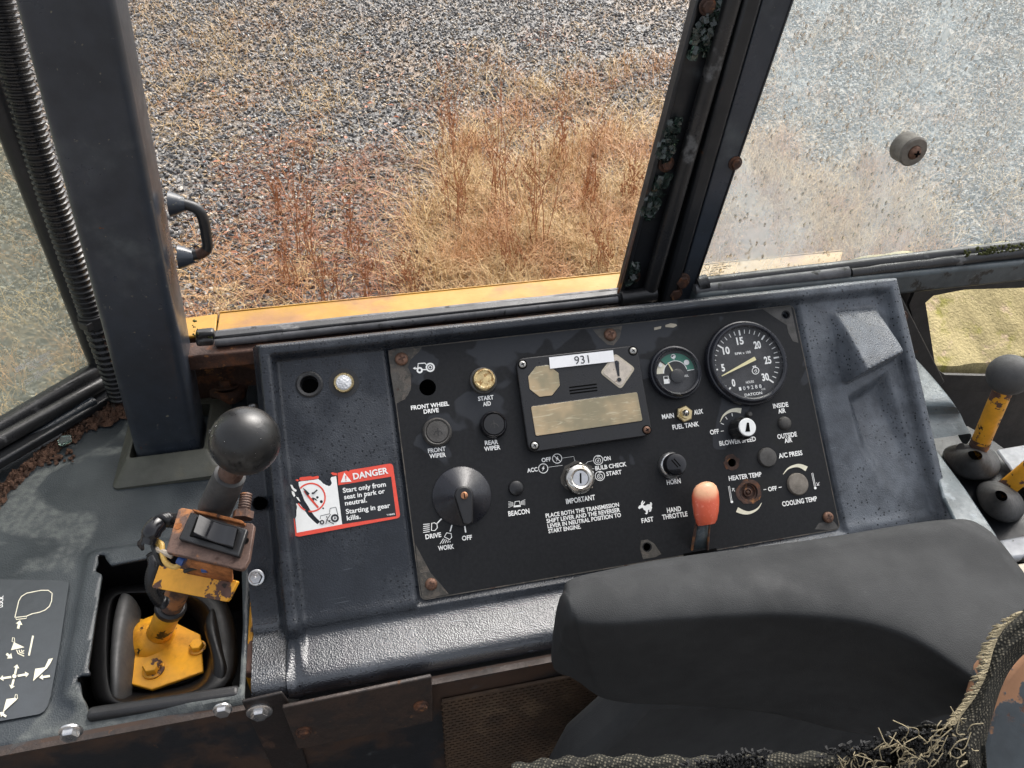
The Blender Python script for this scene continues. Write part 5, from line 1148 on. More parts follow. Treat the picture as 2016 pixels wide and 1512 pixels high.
# ---- hand throttle
fr_t = Frame(PAN.w(*PAN.loc(1389, 990, .026), .026), PAN.e1, PAN.e2)
tp = [(1391, 1033, 17.5), (1391, 1026, 21.5), (1390.5, 1010, 25.5), (1389.5, 990, 27.8), (1388.5, 972, 27.6), (1388, 960, 23.5), (1387.5, 953, 17), (1387.4, 949.5, 9), (1387.3, 948.3, 3)]
mb = MB(); rows = []
for px, py, r in tp:
    a, b = PAN.loc(px, py, .026); kk = r * PAN.mpp(px, py, .026); rows.append([tuple(PAN.w(a + kk * math.cos(2 * math.pi * i / 24), b, .026 + 0.62 * kk * math.sin(2 * math.pi * i / 24))) for i in range(24)])
mb.grid(rows, close=True, flip=True); mb.add(rows[0], [list(range(24))]); mb.add(rows[-1], [list(range(24))[::-1]])
b_ = mb.build('throttle_knob', THRO, t, ang=60)
mb = MB()
for (xa, xb, xc, xd) in ((1370, 1374.5, 1359.5, 1363.5), (1396.5, 1399.5, 1392, 1395)):
    a = [PAN.w(*PAN.loc(q, 1028, .024), .024) for q in (xa, xb)]; b = [PAN.w(*PAN.loc(q, z, -.004), -.004) for q, z in ((xc, 1094), (xd, 1092))]
    mb.add([*a, *b, *[p - EN * .003 for p in a], *[p - EN * .003 for p in b]], [[2, 3, 1, 0], [0, 1, 5, 4], [4, 5, 7, 6], [0, 4, 6, 2], [1, 3, 7, 5]])
mb.build('throttle_lever', RUSTB, t, bevel=.0006)
a = [PAN.w(*PAN.loc(q, 1028, .020), .020) for q in (1374, 1398)]; b = [PAN.w(*PAN.loc(q, z, -.004), -.004) for q, z in ((1363, 1092), (1393, 1088))]
mb = MB(); mb.add([*a, *b], [[2, 3, 1, 0]]); mb.build('throttle_blade', BLUEM, t, solid=.002)
f = FL(PAN, .0003); f.poly([(1345, 1090), (1410, 1079), (1412, 1084), (1346, 1096)]); f.build('throttle_slot', HOLE, t)

# ---- warning display
HB = .009
bp_ = t
mb = MB(); c4 = [PAN.loc(*Z3(*q), HB) for q in ((95, 290), (1600, 120), (1800, 1240), (260, 1460))]
def rounded(c, r, n=4):
    out = []; m = len(c)
    for i in range(m):
        p, a, b = Vector(c[i]), Vector(c[i - 1]), Vector(c[(i + 1) % m]); u = (a - p).normalized(); v = (b - p).normalized()
        for k in range(n + 1):
            q = k / n; out.append(tuple(p + u * r * (1 - q) ** 2 + v * r * q ** 2))
    return out
mb.prism(rounded(c4, .010), -.0005, HB, PAN.M()); D_ = mb.build('warning_display', BLKP, t, bevel=.0012)
def slab(pts, h1, mat, name, rd=Z3, h0=HB - .002, bev=.0003, r=0.0):
    P = [PAN.loc(*rd(*q), h1) for q in pts]; P = rounded(P, r) if r else P; m_ = MB(); m_.prism(P, h0, h1, PAN.M()); return m_.build(name, mat, D_, bevel=bev)
slab(circle((448, 567), 205, 8) if False else [(448 + 213 * math.cos(RAD(22.5 + 45 * i - 7)), 567 + 213 * math.sin(RAD(22.5 + 45 * i - 7))) for i in range(8)], HB + .0004, BLKG, 'octagon_rim', r=0)
slab([(448 + 205 * math.cos(RAD(22.5 + 45 * i - 7)), 567 + 205 * math.sin(RAD(22.5 + 45 * i - 7))) for i in range(8)], HB + .0007, AMB, 'octagon_lamp')
slab([(277, 880), (1612, 697), (1680, 1066), (338, 1260)], HB + .0004, BLKG, 'screen_rim', r=.002)
slab([(286, 886), (1604, 706), (1671, 1059), (346, 1250)], HB + .0007, AMB, 'screen', r=.002)
slab([(1330, 222), (1582, 410), (1402, 672), (1142, 466)], HB + .0006, PALE, 'diamond_rim', r=.004)
slab([(1334, 250), (1552, 412), (1397, 643), (1170, 464)], HB + .0010, DIAM, 'diamond_lamp', r=.003)
f = FL(PAN, HB + .0013, Z3); f.poly([(1320, 325), (1345, 312), (1375, 325), (1386, 508), (1362, 510)]); f.disc((1380, 552), 27); f.build('exclamation_mark', BEZ, D_)
f = FL(PAN, HB + .0003, Z3)
for a, b in (((760, 648), (1102, 606)), ((763, 688), (1106, 646)), ((771, 723), (1110, 683))): f.stroke([a, b], 17)
f.build('buzzer_slots', HOLE, D_)
for q, m1 in (((180, 362), SCREWZ), ((1550, 195), SCREWZ), ((1722, 1175), SCREWR), ((330, 1370), SCREWZ)):
    mb = MB(); x, y = Z3(*q); k = PAN.mpp(x, y, HB); mb.lathe([(9.5 * k, 0), (9.5 * k, .0003), (0, .0003)], 16, PAN.at(x, y, HB)); mb.mi = [1] * len(mb.f); screw(mb, PAN.at(x, y, HB + .0002, .4), 7.3 * k); mb.build('screw', [m1, HOLE], D_)
lab = slab([(510, 275), (1303, 185), (1320, 325), (523, 415)], HB + .0018, STICK, 'number_label', h0=HB + .0015, bev=0)
text('931', (825, 312), (1004, 293), 88, lab, DECK, PAN, HB + .0021, Z3, 0.0, 'number')

# ---- gauges
def gauge(name, cx, cy, R_, ri, hB, hD, hG, n=64):
    k = PAN.mpp(cx, cy, hB); g = lat(cx, cy, 0, [(R_, 0), (R_, hB * .45), (R_ - 1.5, hB * .6), (R_ - 4, hB * .65), (R_ - 6, hB * .9), (R_ - 8, hB), (ri + 3, hB), (ri, hB - .0015), (ri, hD)], name, BEZ, n=n, k=k)
    mb = MB(); mb.lathe([(ri * k, hD), (0, hD)], n, PAN.at(cx, cy)); mb.build('dial', DIAL, g)
    mb = MB(); mb.lathe([(ri * k, hG - .001), (ri * k, hG), (0, hG + .0004)], n, PAN.at(cx, cy)); mb.build('glass', GL_G, g); return g
g = gauge('tachometer', 1466, 716.5, 86, 72, .013, .005, .0105)
HD = .0054; pc = Vector((1310, 600)); ax = lambda deg, r: (pc.x + r * math.sin(RAD(deg)), pc.y - r * math.cos(RAD(deg)))
f = FL(PAN, HD, Z5)
for i in range(31):
    a = 212 + i * (273 / 30)
    if i % 5 == 0: f.stroke([ax(a, 352), ax(a, 420)], 19)
    else: f.stroke([ax(a, 368), ax(a, 418)], 9)
f.build('tick_marks', WHITE, g)
for body, c in (('0', (1160, 842)), ('5', (1030, 655)), ('10', (1068, 442)), ('15', (1240, 322)), ('20', (1455, 372)), ('25', (1583, 560)), ('30', (1555, 770))):
    wd = 21 if len(body) == 1 else 43; text(body, (c[0] - wd, c[1] + wd * .13), (c[0] + wd, c[1] - wd * .13), 74, g, WHITE, PAN, HD, Z5, .035, 'numeral')
text('RPM x 100', (1178, 484), (1372, 458), 26, g, WHITE, PAN, HD, Z5, .01); text('HOURS', (1313, 838), (1413, 824), 26, g, WHITE, PAN, HD, Z5, .01)
text('DATCON', (1298, 996), (1515, 966), 28, g, WHITE, PAN, HD, Z5, .02); text('1/10', (1508, 924), (1553, 916), 18, g, WHITE, PAN, HD, Z5, .01)
f = FL(PAN, HD, Z5); f.poly([(1212, 890), (1535, 848), (1540, 900), (1218, 945)]); f.build('hour_counter', BEZ, g)
for i, ch in enumerate('109288'): text(ch, (1228 + i * 50, 918 - i * 6.5), (1256 + i * 50, 914 - i * 6.5), 38, g, WHITE, PAN, HD + .0002, Z5, .0, 'digit')
f = FL(PAN, HD, Z5); f.ring((1433, 692), 42, 9, 18); f.stroke([(1395, 640), (1440, 632)], 10); f.stroke([(1410, 640), (1405, 665)], 8); f.stroke([(1430, 640), (1440, 660)], 8); f.stroke([(1415, 700), (1440, 675), (1450, 700), (1430, 715)], 8); f.build('engine_symbol', WHITE, g)
P0, P1 = PAN.loc(*Z5(1015, 757), .008), PAN.loc(*Z5(1432, 537), .008); d = Vector(P1) - Vector(P0); mb = MB(); L_ = d.length
mb.prism([(0, -.0005), (L_ * .985, -.0021), (L_, -.0017), (L_, .0017), (L_ * .985, .0021), (0, .0005)], .0072, .0080, PAN.M(P0[0], P0[1], 0, math.atan2(d.y, d.x))); mb.build('needle', NEED, g)
g = gauge('fuel_gauge', 1327, 734.5, 54, 43, .0115, .0035, .009, 56)
HD = .0039; c_ = (440, 715)
f = FL(PAN, HD, Z5)
def sector(f, r0, r1, a0, a1, n=18): f.fill([(c_[0] + r1 * math.sin(RAD(a0 + (a1 - a0) * i / n)), c_[1] - r1 * math.cos(RAD(a0 + (a1 - a0) * i / n))) for i in range(n + 1)] + [(c_[0] + r0 * math.sin(RAD(a1 + (a0 - a1) * i / n)), c_[1] - r0 * math.cos(RAD(a1 + (a0 - a1) * i / n))) for i in range(n + 1)])
sector(f, 150, 240, -50, 80); f.build('green_band', GREENP, g)
f = FL(PAN, HD, Z5); sector(f, 150, 232, -95, -55); f.build('reserve_band', CREAM, g)
f = FL(PAN, HD + .0001, Z5); f.stroke([(c_[0] + 146 * math.sin(RAD(a)), c_[1] - 146 * math.cos(RAD(a))) for a in range(-95, 81, 8)], 9); f.stroke([(585, 690), (672, 676)], 9); f.disc((412, 515), 30); f.disc((575, 590), 34); f.disc((250, 625), 24); f.stroke([(418, 545), (418, 570)], 5)
f.stroke([(290, 765), (345, 760), (352, 850), (298, 858)], 9, True); f.poly([(296, 800), (348, 795), (352, 850), (298, 858)]); f.stroke([(350, 790), (366, 815), (360, 850)], 7); f.build('fuel_symbols', WHITE, g)
f = FL(PAN, HD + .0003, Z5); f.poly([(388, 522), (436, 518), (432, 500), (392, 500)]); f.disc((250, 620), 16); f.build('tank_marks', DIAL, g)
text('FUEL', (517, 763), (605, 750), 22, g, WHITE, PAN, HD, Z5, .01)
P0, P1 = PAN.loc(*Z5(417, 720), .006), PAN.loc(*Z5(345, 592), .006); d = Vector(P1) - Vector(P0); mb = MB(); mb.prism([(0, -.0010), (d.length, -.0004), (d.length, .0004), (0, .0010)], .0058, .0064, PAN.M(P0[0], P0[1], 0, math.atan2(d.y, d.x))); mb.build('needle', NEED, g)
lat(1330, 742, 0, [(14, .0035), (14, .0068), (12, .0074), (0, .0075)], 'pivot_cover', BLKP, g)
# ------------------------------------------------------------------ lever console on the left
FC = HZ(-0.10); Z7 = crop(0, 1000, 2.954); Z8 = crop(0, 1130, 4.725)
t = thing('lever_console', 'flat blue-black moulded console cover round the loader lever, its opening broken', 'console', (-0.6, 0.05, -0.11))
hole = [FC.loc(*Z7(*q)) for q in ((548, 380), (566, 372), (582, 338), (574, 308), (588, 292), (624, 293), (623, 312), (642, 338), (655, 352), (885, 306), (1150, 262), (1408, 222), (1420, 700), (1400, 1062), (510, 1190), (488, 1130), (484, 1085), (478, 1036), (462, 1032), (452, 1012), (470, 990), (525, 992), (538, 975), (522, 958), (560, 690), (602, 408))]
band = [FC.loc(*Z7(*q)) for q in ((500, 322), (520, 280), (560, 262), (900, 205), (1500, 110), (1500, 1170), (560, 1200), (420, 1146), (380, 1130), (362, 1090), (430, 720))]
dl = (LB - LA); cut = LA - dl.normalized() * 0.02 - FLW.n * 0.012; cut2 = LA + dl.normalized() * 0.55 - FLW.n * 0.012
keep = [(-0.95, -0.1640), (-0.3935, -0.1640), (-0.3935, 0.286), (cut.x + .05, 0.286 + .03), (cut.x, cut.y), (cut2.x, cut2.y), (-1.0, -0.17)]
def lev_h(X, Y):
    h = 0.0055 * (1 - sm(sdf(X, Y, band), -0.005, 0.004))
    h += 0.0020 * np.sin(X * 21 + 1) * np.sin(Y * 17) * sm(Y, -0.02, 0.06)
    h -= 0.014 * (1 - sm(Y, -0.1650, -0.1570)) ** 1.6
    return h
mb = MB(); sheet(mb, np.arange(-0.95, -0.392, 0.0036), np.arange(-0.1641, 0.33, 0.0034), lev_h, [hole], lambda x, y, h: FC.w(x, y, h), keep)
mb.build('shell', VIN_S, t, solid=0.0035, ang=50)
DECG = M('decal_grey', (0.050, 0.056, 0.062), 0.42, 0.15, 20, 0.1, 600)
f = FL(FC, 0.0022, Z8); f.fill([(-400, 40), (560, 60), (640, 80), (638, 110), (560, 640), (470, 1140), (440, 1230), (412, 1275), (365, 1303), (0, 1368), (-400, 1440)]); f.build('control_decal', DECG, t)
f = FL(FC, 0.0026, Z8)
f.stroke([(138, 405), (175, 250), (200, 208), (250, 178), (380, 152), (450, 152), (485, 180), (480, 250), (460, 300), (420, 335), (370, 355), (300, 370), (250, 390)], 8)
f.stroke([(148, 408), (152, 424), (245, 412), (252, 392), (145, 404)], 7)
def arrow(f, a, b, w_):
    a, b = Vector(a), Vector(b); d = (b - a).normalized(); q = Vector((-d.y, d.x)); n_ = b - d * w_ * 1.5
    P = [a + q * w_ * .45, n_ + q * w_ * .45, n_ + q * w_ * 1.25, b, n_ - q * w_ * 1.25, n_ - q * w_ * .45, a - q * w_ * .45]; f.fill([tuple(p) for p in P])
arrow(f, (168, 508), (186, 430), 26); arrow(f, (60, 742), (115, 785), 26)
f.poly([(130, 635), (228, 682), (102, 710)]); f.stroke([(112, 628), (118, 592), (134, 596), (138, 636)], 6, True)
for k in range(3): f.stroke([(155 + 22 * k, 706), (168 + 18 * k, 740 - 8 * k), (225, 765 - 26 * k)], 9)
f.stroke([(308, 575), (270, 760)], 17)
for b in ((160, 842), (270, 930), (105, 1070), (-2, 975)): arrow(f, (136 + (b[0] - 136) * .22, 955 + (b[1] - 955) * .22), b, 22)
f.disc((135, 953), 20)
f.fill([(330, 885), (418, 872), (430, 888), (310, 1000)]); f.fill([(418, 872), (455, 795), (495, 786), (470, 835), (434, 890)]); arrow(f, (466, 952), (368, 968), 22)
f.fill([(62, 1168), (150, 1155), (160, 1172), (30, 1290)]); f.stroke([(138, 1158), (148, 1122), (162, 1126), (166, 1165)], 6, True); arrow(f, (60, 1330), (0, 1290), 24)
f.build('pictograms', CREAM, t)
text('LOCK', (6, 312), (14, 205), 24, t, WHITE, FC, .0026, Z8, .02)
mb = MB(); a, b = FC.hit(*Z7(512, 1205), .002), FC.hit(*Z7(1395, 1072), .002); bar(mb, a, b, .010, .012, Vector((0, 0, 1))); mb.build('front_lip', RUBB, t, bevel=.004, seg=3)
mb = MB(); bolt(mb, HZ(-.083).at(447, 762) @ Matrix.Rotation(-.35, 4, 'X'), .0105, .009, 1.5); mb.lathe([(.024, -.012), (.023, -.002), (.018, .001), (.014, .001)], 20, HZ(-.083).at(447, 762)); mb.build('corner_bolt', RUSTM, t)
mb = MB(); mb.prism([HZ(-.085).loc(*q) for q in ((484, 772), (494, 741), (520, 745), (520, 860), (490, 856))], -.012, 0, HZ(-.085).M()); mb.build('tab', VIN_S, t, bevel=.002)
mb = MB(); mb.lathe([(.0072, 0), (.0072, .002), (.0045, .003), (.004, .001), (0, .001)], 16, HZ(-.0848).at(497, 803)); mb.build('rivet', ZINC, t)

# yellow frame rail in the gap
mb = MB(); FRl = HZ(-.112); mb.prism([FRl.loc(*q) for q in ((486, 1085), (498, 1083), (500, 1318), (494, 1326), (479, 1322))], -.05, 0, FRl.M())
tag(mb.build('frame_rail', YELC, bevel=.002), 'narrow chipped yellow steel rail between the two consoles', 'rail')

# ------------------------------------------------------------------ loader lever
LBASE = HZ(-.146).hit(312, 1250); BALL = dep(483, 868, .60)
LV = lambda k: LBASE.lerp(BALL, k)
def shaft_k(py):
    lo, hi = 0.0, 1.0
    for _ in range(40):
        m_ = (lo + hi) / 2; q = RC @ (LV(m_) - CAM)
        if 756 + F_PX * q.y / q.z > py: lo = m_
        else: hi = m_
    return lo
t = thing('loader_lever', 'tall loader control lever with black ball knob and rusty switch bracket', 'lever', LBASE)
rb = 68 * .60 / F_PX
mb = MB(); mb.ball((0, 0, 0), rb, 40, axis(BALL, BALL * 2 - LBASE)); kn = mb.build('ball_knob', KNOBB, t, ang=80)
mb = MB(); rr = random.Random(2); dv = (CAM - BALL).normalized()
for k in range(230):
    v = Vector((rr.gauss(0, 1), rr.gauss(0, 1), rr.gauss(0, 1))).normalized()
    if v.dot(dv) < 0.05 or v.x > 0.35 + 0.3 * rr.random() or v.z > 0.75: continue
    mb.ball(BALL + v * rb, rr.uniform(.0004, .0011) * (1.6 if rr.random() < .12 else 1), 6)
tag(mb.build('rain_drops', WATER, kn), kind='stuff')
k1, k2, k3 = shaft_k(935), shaft_k(992), shaft_k(1200)
mb = MB(); mb.tube([LV(k2 - .05), LV(k1 - .01), LV(.95)], [.0105, .0100, .0098], 18); mb.build('rusty_shaft', RUSTB, t)
mb = MB(); mb.tube([LV(k2 - .02), LV(k2), LV(k1 - .02), LV(k1), LV(k1 + .004)], [.0142, .0140, .0130, .0126, .0105], 20); mb.build('rubber_sleeve', RUBG, t)
mb = MB(); mb.tube([LV(k3), LV(k2)], [.0108, .0102], 16); mb.build('mid_shaft', RUSTB, t)
mb = MB(); mb.tube([LV(-.02), LV(k3 + .012)], [.0122, .0122], 20); mb.build('yellow_shaft', YELP, t)
mb = MB(); mb.tube([LV(k3 - .004), LV(k3 + .004), LV(k3 + .022), LV(k3 + .028)], [.0128, .0146, .0144, .0122], 20); mb.build('rubber_ring', RUBB, t)
Z9 = crop(240, 960, 5.4)
e1 = dep(*Z9(1350, 640), .607) - dep(*Z9(545, 450), .630); e2 = dep(*Z9(1010, 305), .634) - dep(*Z9(880, 775), .606)
BRK = Frame(dep(413, 1060, .618), e1, e2)
def bplate(pts, h0, h1, mat, name, par, rd=Z9, bev=.0006, fr=None, r=0):
    fr = fr or BRK; P = [fr.loc(*rd(*q), h1) for q in pts]; P = rounded(P, r) if r else P; m_ = MB(); m_.prism(P, h0, h1, fr.M()); return m_.build(name, mat, par, bevel=bev)
bk = bplate([(600, 232), (640, 212), (760, 235), (1290, 372), (1380, 378), (1407, 400), (1350, 760), (1300, 850), (1265, 870), (1160, 848), (1130, 835), (480, 690), (470, 660)], -.004, 0, RUSTB, 'switch_bracket', t)
bplate([(742, 232), (760, 228), (1000, 275), (1270, 345), (1302, 372), (1290, 385), (1240, 370), (800, 262)], -.002, .004, RUSTO, 'bracket_edge', bk)
sw = bplate([(728, 255), (1332, 440), (1236, 728), (600, 542)], 0, .0045, BLKP, 'rocker_switch', t, bev=.001)
bplate([(795, 305), (1240, 440), (1180, 655), (715, 515)], .003, .0050, HOLE, 'well', sw)
P = [BRK.loc(*Z9(*q), .011) for q in ((835, 292), (1212, 408), (1165, 612), (770, 488))]
Pb = [BRK.loc(*Z9(*q), .006) for q in ((822, 308), (1225, 430), (1172, 640), (752, 508))]
mb = MB(); N_ = 9; rows = []
for i in range(N_):
    q = i / (N_ - 1); dip = -.0035 * math.sin(math.pi * min(1, q * 1.15)); a = Vector(P[0]).lerp(Vector(P[1]), q); b = Vector(P[3]).lerp(Vector(P[2]), q); ab = Vector(Pb[0]).lerp(Vector(Pb[1]), q); bb = Vector(Pb[3]).lerp(Vector(Pb[2]), q); hh = .0125 - .004 * q + dip
    rows.append([BRK.w(*ab, .004), BRK.w(*a, hh), BRK.w(*b, hh), BRK.w(*bb, .004)])
mb.grid(rows); mb.add(rows[0], [[0, 1, 2, 3]]); mb.add(rows[-1], [[3, 2, 1, 0]]); mb.build('rocker', BLKG, sw, bevel=.0006)
f = FL(BRK, .0086, Z9); f.poly([(1140, 575), (1160, 592), (1122, 590)]); f.build('mark', WHITE, sw)
for q in ((600, 412), (1310, 570)):
    mb = MB(); mb.lathe([(.0032, .0003), (0, .0003)], 14, BRK.at(*Z9(*q), 0)); mb.build('bracket_hole', HOLE if q[0] > 1000 else RUSTO, bk)
# lower flap of the folded bracket and its web
e2b = dep(*Z9(805, 915), .640) - dep(*Z9(720, 1125), .636); FLP = Frame(dep(*Z9(770, 1020), .640), e1, e2b)
fl = bplate([(395, 828), (420, 822), (1200, 985), (1225, 1000), (1130, 1190), (1105, 1213), (330, 1065), (318, 1045)], -.004, 0, YELC, 'bracket_flap', t, fr=FLP)
mb = MB(); pA = [BRK.hit(*Z9(*q), -.004) for q in ((760, 760), (1180, 850))]; pB = [FLP.hit(*Z9(*q), -.004) for q in ((700, 890), (1185, 985))]
mb.add([*pA, pB[1], pB[0]], [[0, 1, 2, 3]]); mb.build('bracket_web', RUSTO, t, solid=.003)
m_ = axis(dep(*Z9(1285, 330), .635), dep(*Z9(1305, 190), .640)); mb = MB(); mb.lathe([(.0085, 0), (.0085, .006), (.005, .007), (.005, .008)], 6, m_)
for k in range(6): mb.lathe([(.0045, .008 + k * .0022), (.0052, .009 + k * .0022), (.0045, .0102 + k * .0022)], 14, m_)
mb.lathe([(.0046, .021), (0, .022)], 12, m_); mb.build('clamp_bolt', RUSTB, t)
def conduit(px, r, name, par, d=None, ns=14, rings=1.0, mat=None):
    P = spline([dep(*Z9(x, y), dd) for x, y, dd in px], ns); m_ = MB(); m_.tube(P, [r if k % 2 else r * .86 for k in range(len(P))], 14); return m_.build(name, mat or HOSE, par, ang=80)
conduit([(620, 370, 0.668), (520, 345, 0.653), (430, 350, 0.640), (370, 400, 0.633)], .0064, 'conduit', t)
mb = MB(); P = spline([dep(*Z9(x, y), dd) for x, y, dd in ((385, 385, 0.634), (340, 430, 0.630), (305, 500, 0.628), (285, 580, 0.628))], 5); mb.tube(P, [.0074] * 6 + [.0076] * 5 + [.0068] * (len(P) - 11), 14); mb.build('tape_wrap', BLKG, t)
mb = MB(); mb.add([dep(*Z9(*q), 0.630) for q in ((245, 500), (232, 560), (240, 660), (215, 670), (165, 610), (170, 575), (225, 515))], [list(range(7))]); mb.build('torn_tape', BLKG, t, solid=.001)
conduit([(330, 700, .71), (345, 820, .705), (315, 960, .705), (330, 1080, .708), (400, 1200, .715), (460, 1230, .72)], .0060, 'conduit', t, ns=12)
for name, mt, px, r in (('yellow_wire', WIREY, [(340, 560, 0.636), (420, 600, 0.632), (430, 700, 0.628), (470, 800, 0.626), (560, 845, 0.625), (620, 810, 0.624), (650, 760, 0.623)], .0022), ('yellow_wire', WIREY, [(350, 570, 0.636), (400, 640, 0.632), (445, 760, 0.630), (520, 830, 0.628)], .0018), ('white_wire', WIREW, [(370, 650, 0.632), (450, 690, 0.628), (540, 730, 0.628)], .0025), ('black_wire', RUBB, [(320, 580, 0.632), (350, 680, 0.630), (400, 780, 0.630), (440, 820, 0.633)], .0020), ('black_wire', RUBB, [(670, 890, 0.630), (750, 860, 0.626), (850, 840, 0.624)], .0018)):
    mb = MB(); mb.tube(spline([dep(*Z9(x, y), dd) for x, y, dd in px], 6), r, 8); mb.build(name, mt, t)
for a, b in (((605, 755), (665, 790)), ((860, 850), (915, 850))): mb = MB(); mb.tube([dep(*Z9(*a), 0.623), dep(*Z9(*b), 0.623)], .0042, 12); mb.build('wire_terminal', WIREB, t)

# pivot plate and boot in the opening
FP = HZ(-.150); t = thing('pivot_plate', 'scratched bright yellow pivot plate at the foot of the loader lever', 'plate', FP.hit(320, 1290))
mb = MB(); mb.prism([FP.loc(*Z7(*q)) for q in ((775, 640), (1000, 655), (1165, 735), (1182, 950), (880, 1055), (716, 1010), (737, 730))], -.004, 0, FP.M()); mb.build('plate', YELP, t, bevel=.001)
mb = MB(); mb.add([FP.w(*FP.loc(*Z7(*q)), -.002) for q in ((775, 640), (737, 730), (716, 1010))] + [FP.w(*FP.loc(*Z7(*q)), -.035) for q in ((775, 640), (737, 730), (716, 1010))], [[0, 1, 4, 3], [1, 2, 5, 4]]); mb.build('flange', YELP, t, solid=.003)
m_ = axis(LBASE + (BALL - LBASE).normalized() * -.002, BALL); mb = MB(); mb.lathe([(.027, -.012), (.024, -.002), (.017, .004), (.0125, .008)], 24, m_); mb.build('weld_boss', YELP, t)
mb = MB(); bolt(mb, FP.at(*Z7(893, 942)), .0088, .008, 1.2); mb.build('bolt', YELC, t)
mb = MB(); bolt(mb, FP.at(*Z7(1150, 815)), .007, .007, 1.2); mb.build('bolt', YELC, t)
t = thing('lever_boot', 'torn black rubber boot lying open around the yellow pivot plate', 'boot', FP.hit(300, 1330, -.03))
def ringpx(px, z): fr = HZ(z); return [tuple(fr.hit(*Z7(*q))) for q in px]
ro = [(560, 470), (700, 450), (900, 440), (1180, 430), (1330, 520), (1390, 760), (1390, 1030), (1200, 1120), (900, 1150), (640, 1170), (530, 1140), (520, 900)]
ri = [(640, 520), (720, 500), (900, 500), (1120, 510), (1220, 600), (1240, 760), (1230, 1000), (1120, 1070), (900, 1100), (730, 1130), (650, 1110), (630, 850)]
r3 = [(690, 560), (740, 545), (900, 560), (1090, 590), (1150, 650), (1180, 780), (1190, 960), (1090, 1020), (900, 1060), (760, 1060), (700, 1020), (690, 800)]
mb = MB(); mb.grid([spline_c for spline_c in (ringpx(ro, -.150), ringpx(ro, -.132), ringpx(ri, -.126), ringpx(ri, -.140), ringpx(r3, -.165))], close=True); o = mb.build('bellows', RUBK, t, ang=80, sub=2)
mb = MB(); rows = []
for a, b, z in (((690, 490), (775, 500), -.128), ((650, 620), (745, 590), -.122), ((635, 800), (712, 800), -.120), ((632, 980), (700, 980), -.124), ((640, 1120), (690, 1130), -.135)):
    fr = HZ(z); p, q = fr.hit(*Z7(*a)), fr.hit(*Z7(*b)); rows.append([p + Vector((-.004, 0, -.02)), p, p.lerp(q, .5) + Vector((0, 0, .003)), q, q + Vector((.004, 0, -.03))])
mb.grid(rows, flip=True); mb.build('torn_flap', RUBG, t, sub=2, ang=80, solid=.002)
mb = MB(); rows = []
for a, b, z in (((1190, 640), (1250, 560), -.125), ((1170, 690), (1270, 690), -.120), ((1215, 800), (1300, 850), -.122), ((1230, 900), (1330, 920), -.124), ((1215, 1040), (1300, 1060), -.135)):
    fr = HZ(z); p, q = fr.hit(*Z7(*a)), fr.hit(*Z7(*b)); rows.append([p + Vector((0, 0, -.02)), p, p.lerp(q, .5) + Vector((0, 0, .002)), q, q + Vector((0, 0, -.03))])
mb.grid(rows, flip=True); mb.build('torn_flap', RUBK, t, sub=2, ang=80, solid=.002)
mb = MB(); mb.box((-.47, -.05, -.245), (.20, .21, .01)); mb.box((-.575, -.05, -.18), (.012, .21, .14)); mb.box((-.47, .060, -.18), (.20, .012, .14)); mb.box((-.388, -.05, -.18), (.008, .21, .13))
tag(mb.build('well_floor', RUBB), 'black floor of the well under the loader lever', 'floor panel')

# ------------------------------------------------------------------ fascia below the consoles
YF = -.1655; FF = VY(YF); Za = crop(400, 1280, 3.36)
t = thing('fascia_panel', 'oily rust-stained black steel panel below the two consoles', 'panel', (-.3, YF, -.5))
mb = MB(); mb.prism([(-1.1, -.72), (.4, -.72), (.4, -.118), (-.386, -.118), (-.389, -.1005), (-1.1, -.1005)], -.008, 0, FF.M()); mb.build('sheet', FASC, t)
mb = MB(); bar(mb, (-.386, YF + .002, -.1185), (.30, YF + .002, -.1185), .0022, .006, Vector((0, 0, 1))); bar(mb, (-1.0, YF + .001, -.1010), (-.390, YF + .001, -.1010), .0018, .005, Vector((0, 0, 1))); mb.build('folded_edge', RUSTL, t)
mb = MB(); mb.prism([FF.loc(*Za(*q), .003) for q in ((255, 345), (520, 285), (560, 340), (700, 800), (480, 830))], 0, .003, FF.M()); mb.build('strap', RUSTK, t, bevel=.001)
mb = MB(); mb.prism([FF.loc(*Za(*q), .010) for q in ((522, 385), (1500, 180), (1512, 182), (1522, 470), (1380, 505), (640, 655), (620, 640))], .006, .010, FF.M()); pl = mb.build('bracket_plate', RUSTL, t, bevel=.001)
for q, r, mt, h in (((130, 385), .0068, ZINC, .003), ((373, 402), .0075, ZINC, .003), ((665, 535), .0060, RUSTM, .010), ((1440, 362), .0060, RUSTM, .010)):
    mb = MB(); bolt(mb, FF.at(*Za(*q), h), r, r * .7, 1.5 if q[0] == 373 else 1.2); mb.build('bolt', mt, t)
mb = MB(); bolt(mb, FF.at(140, 1438, .002), .0075, .006, 1.25); mb.build('bolt', ZINC, t)
# perforated screen: ribs with staggered bridges
vx0, vx1, vz1, vz0 = -.222, .10, -.145, -.36
mb = MB(); mb.box(((vx0 + vx1) / 2, YF - .0012, (vz0 + vz1) / 2), (vx1 - vx0, .001, vz1 - vz0)); mb.build('screen_backing', HOLE, t)
mb = MB(); rp = .0052; cp = .0068; nr = int((vz1 - vz0) / rp)
for i in range(nr + 1):
    z = vz1 - i * rp; mb.box(((vx0 + vx1) / 2, YF - .0032, z), (vx1 - vx0, .003, .0030))
    for j in range(int((vx1 - vx0) / cp)):
        mb.box((vx0 + (j + (.5 if i % 2 else 0)) * cp, YF - .0032, z - rp / 2), (.0024, .0029, rp - .0028))
tag(mb.build('perforated_screen', VENT, t, smooth=False), kind='stuff')

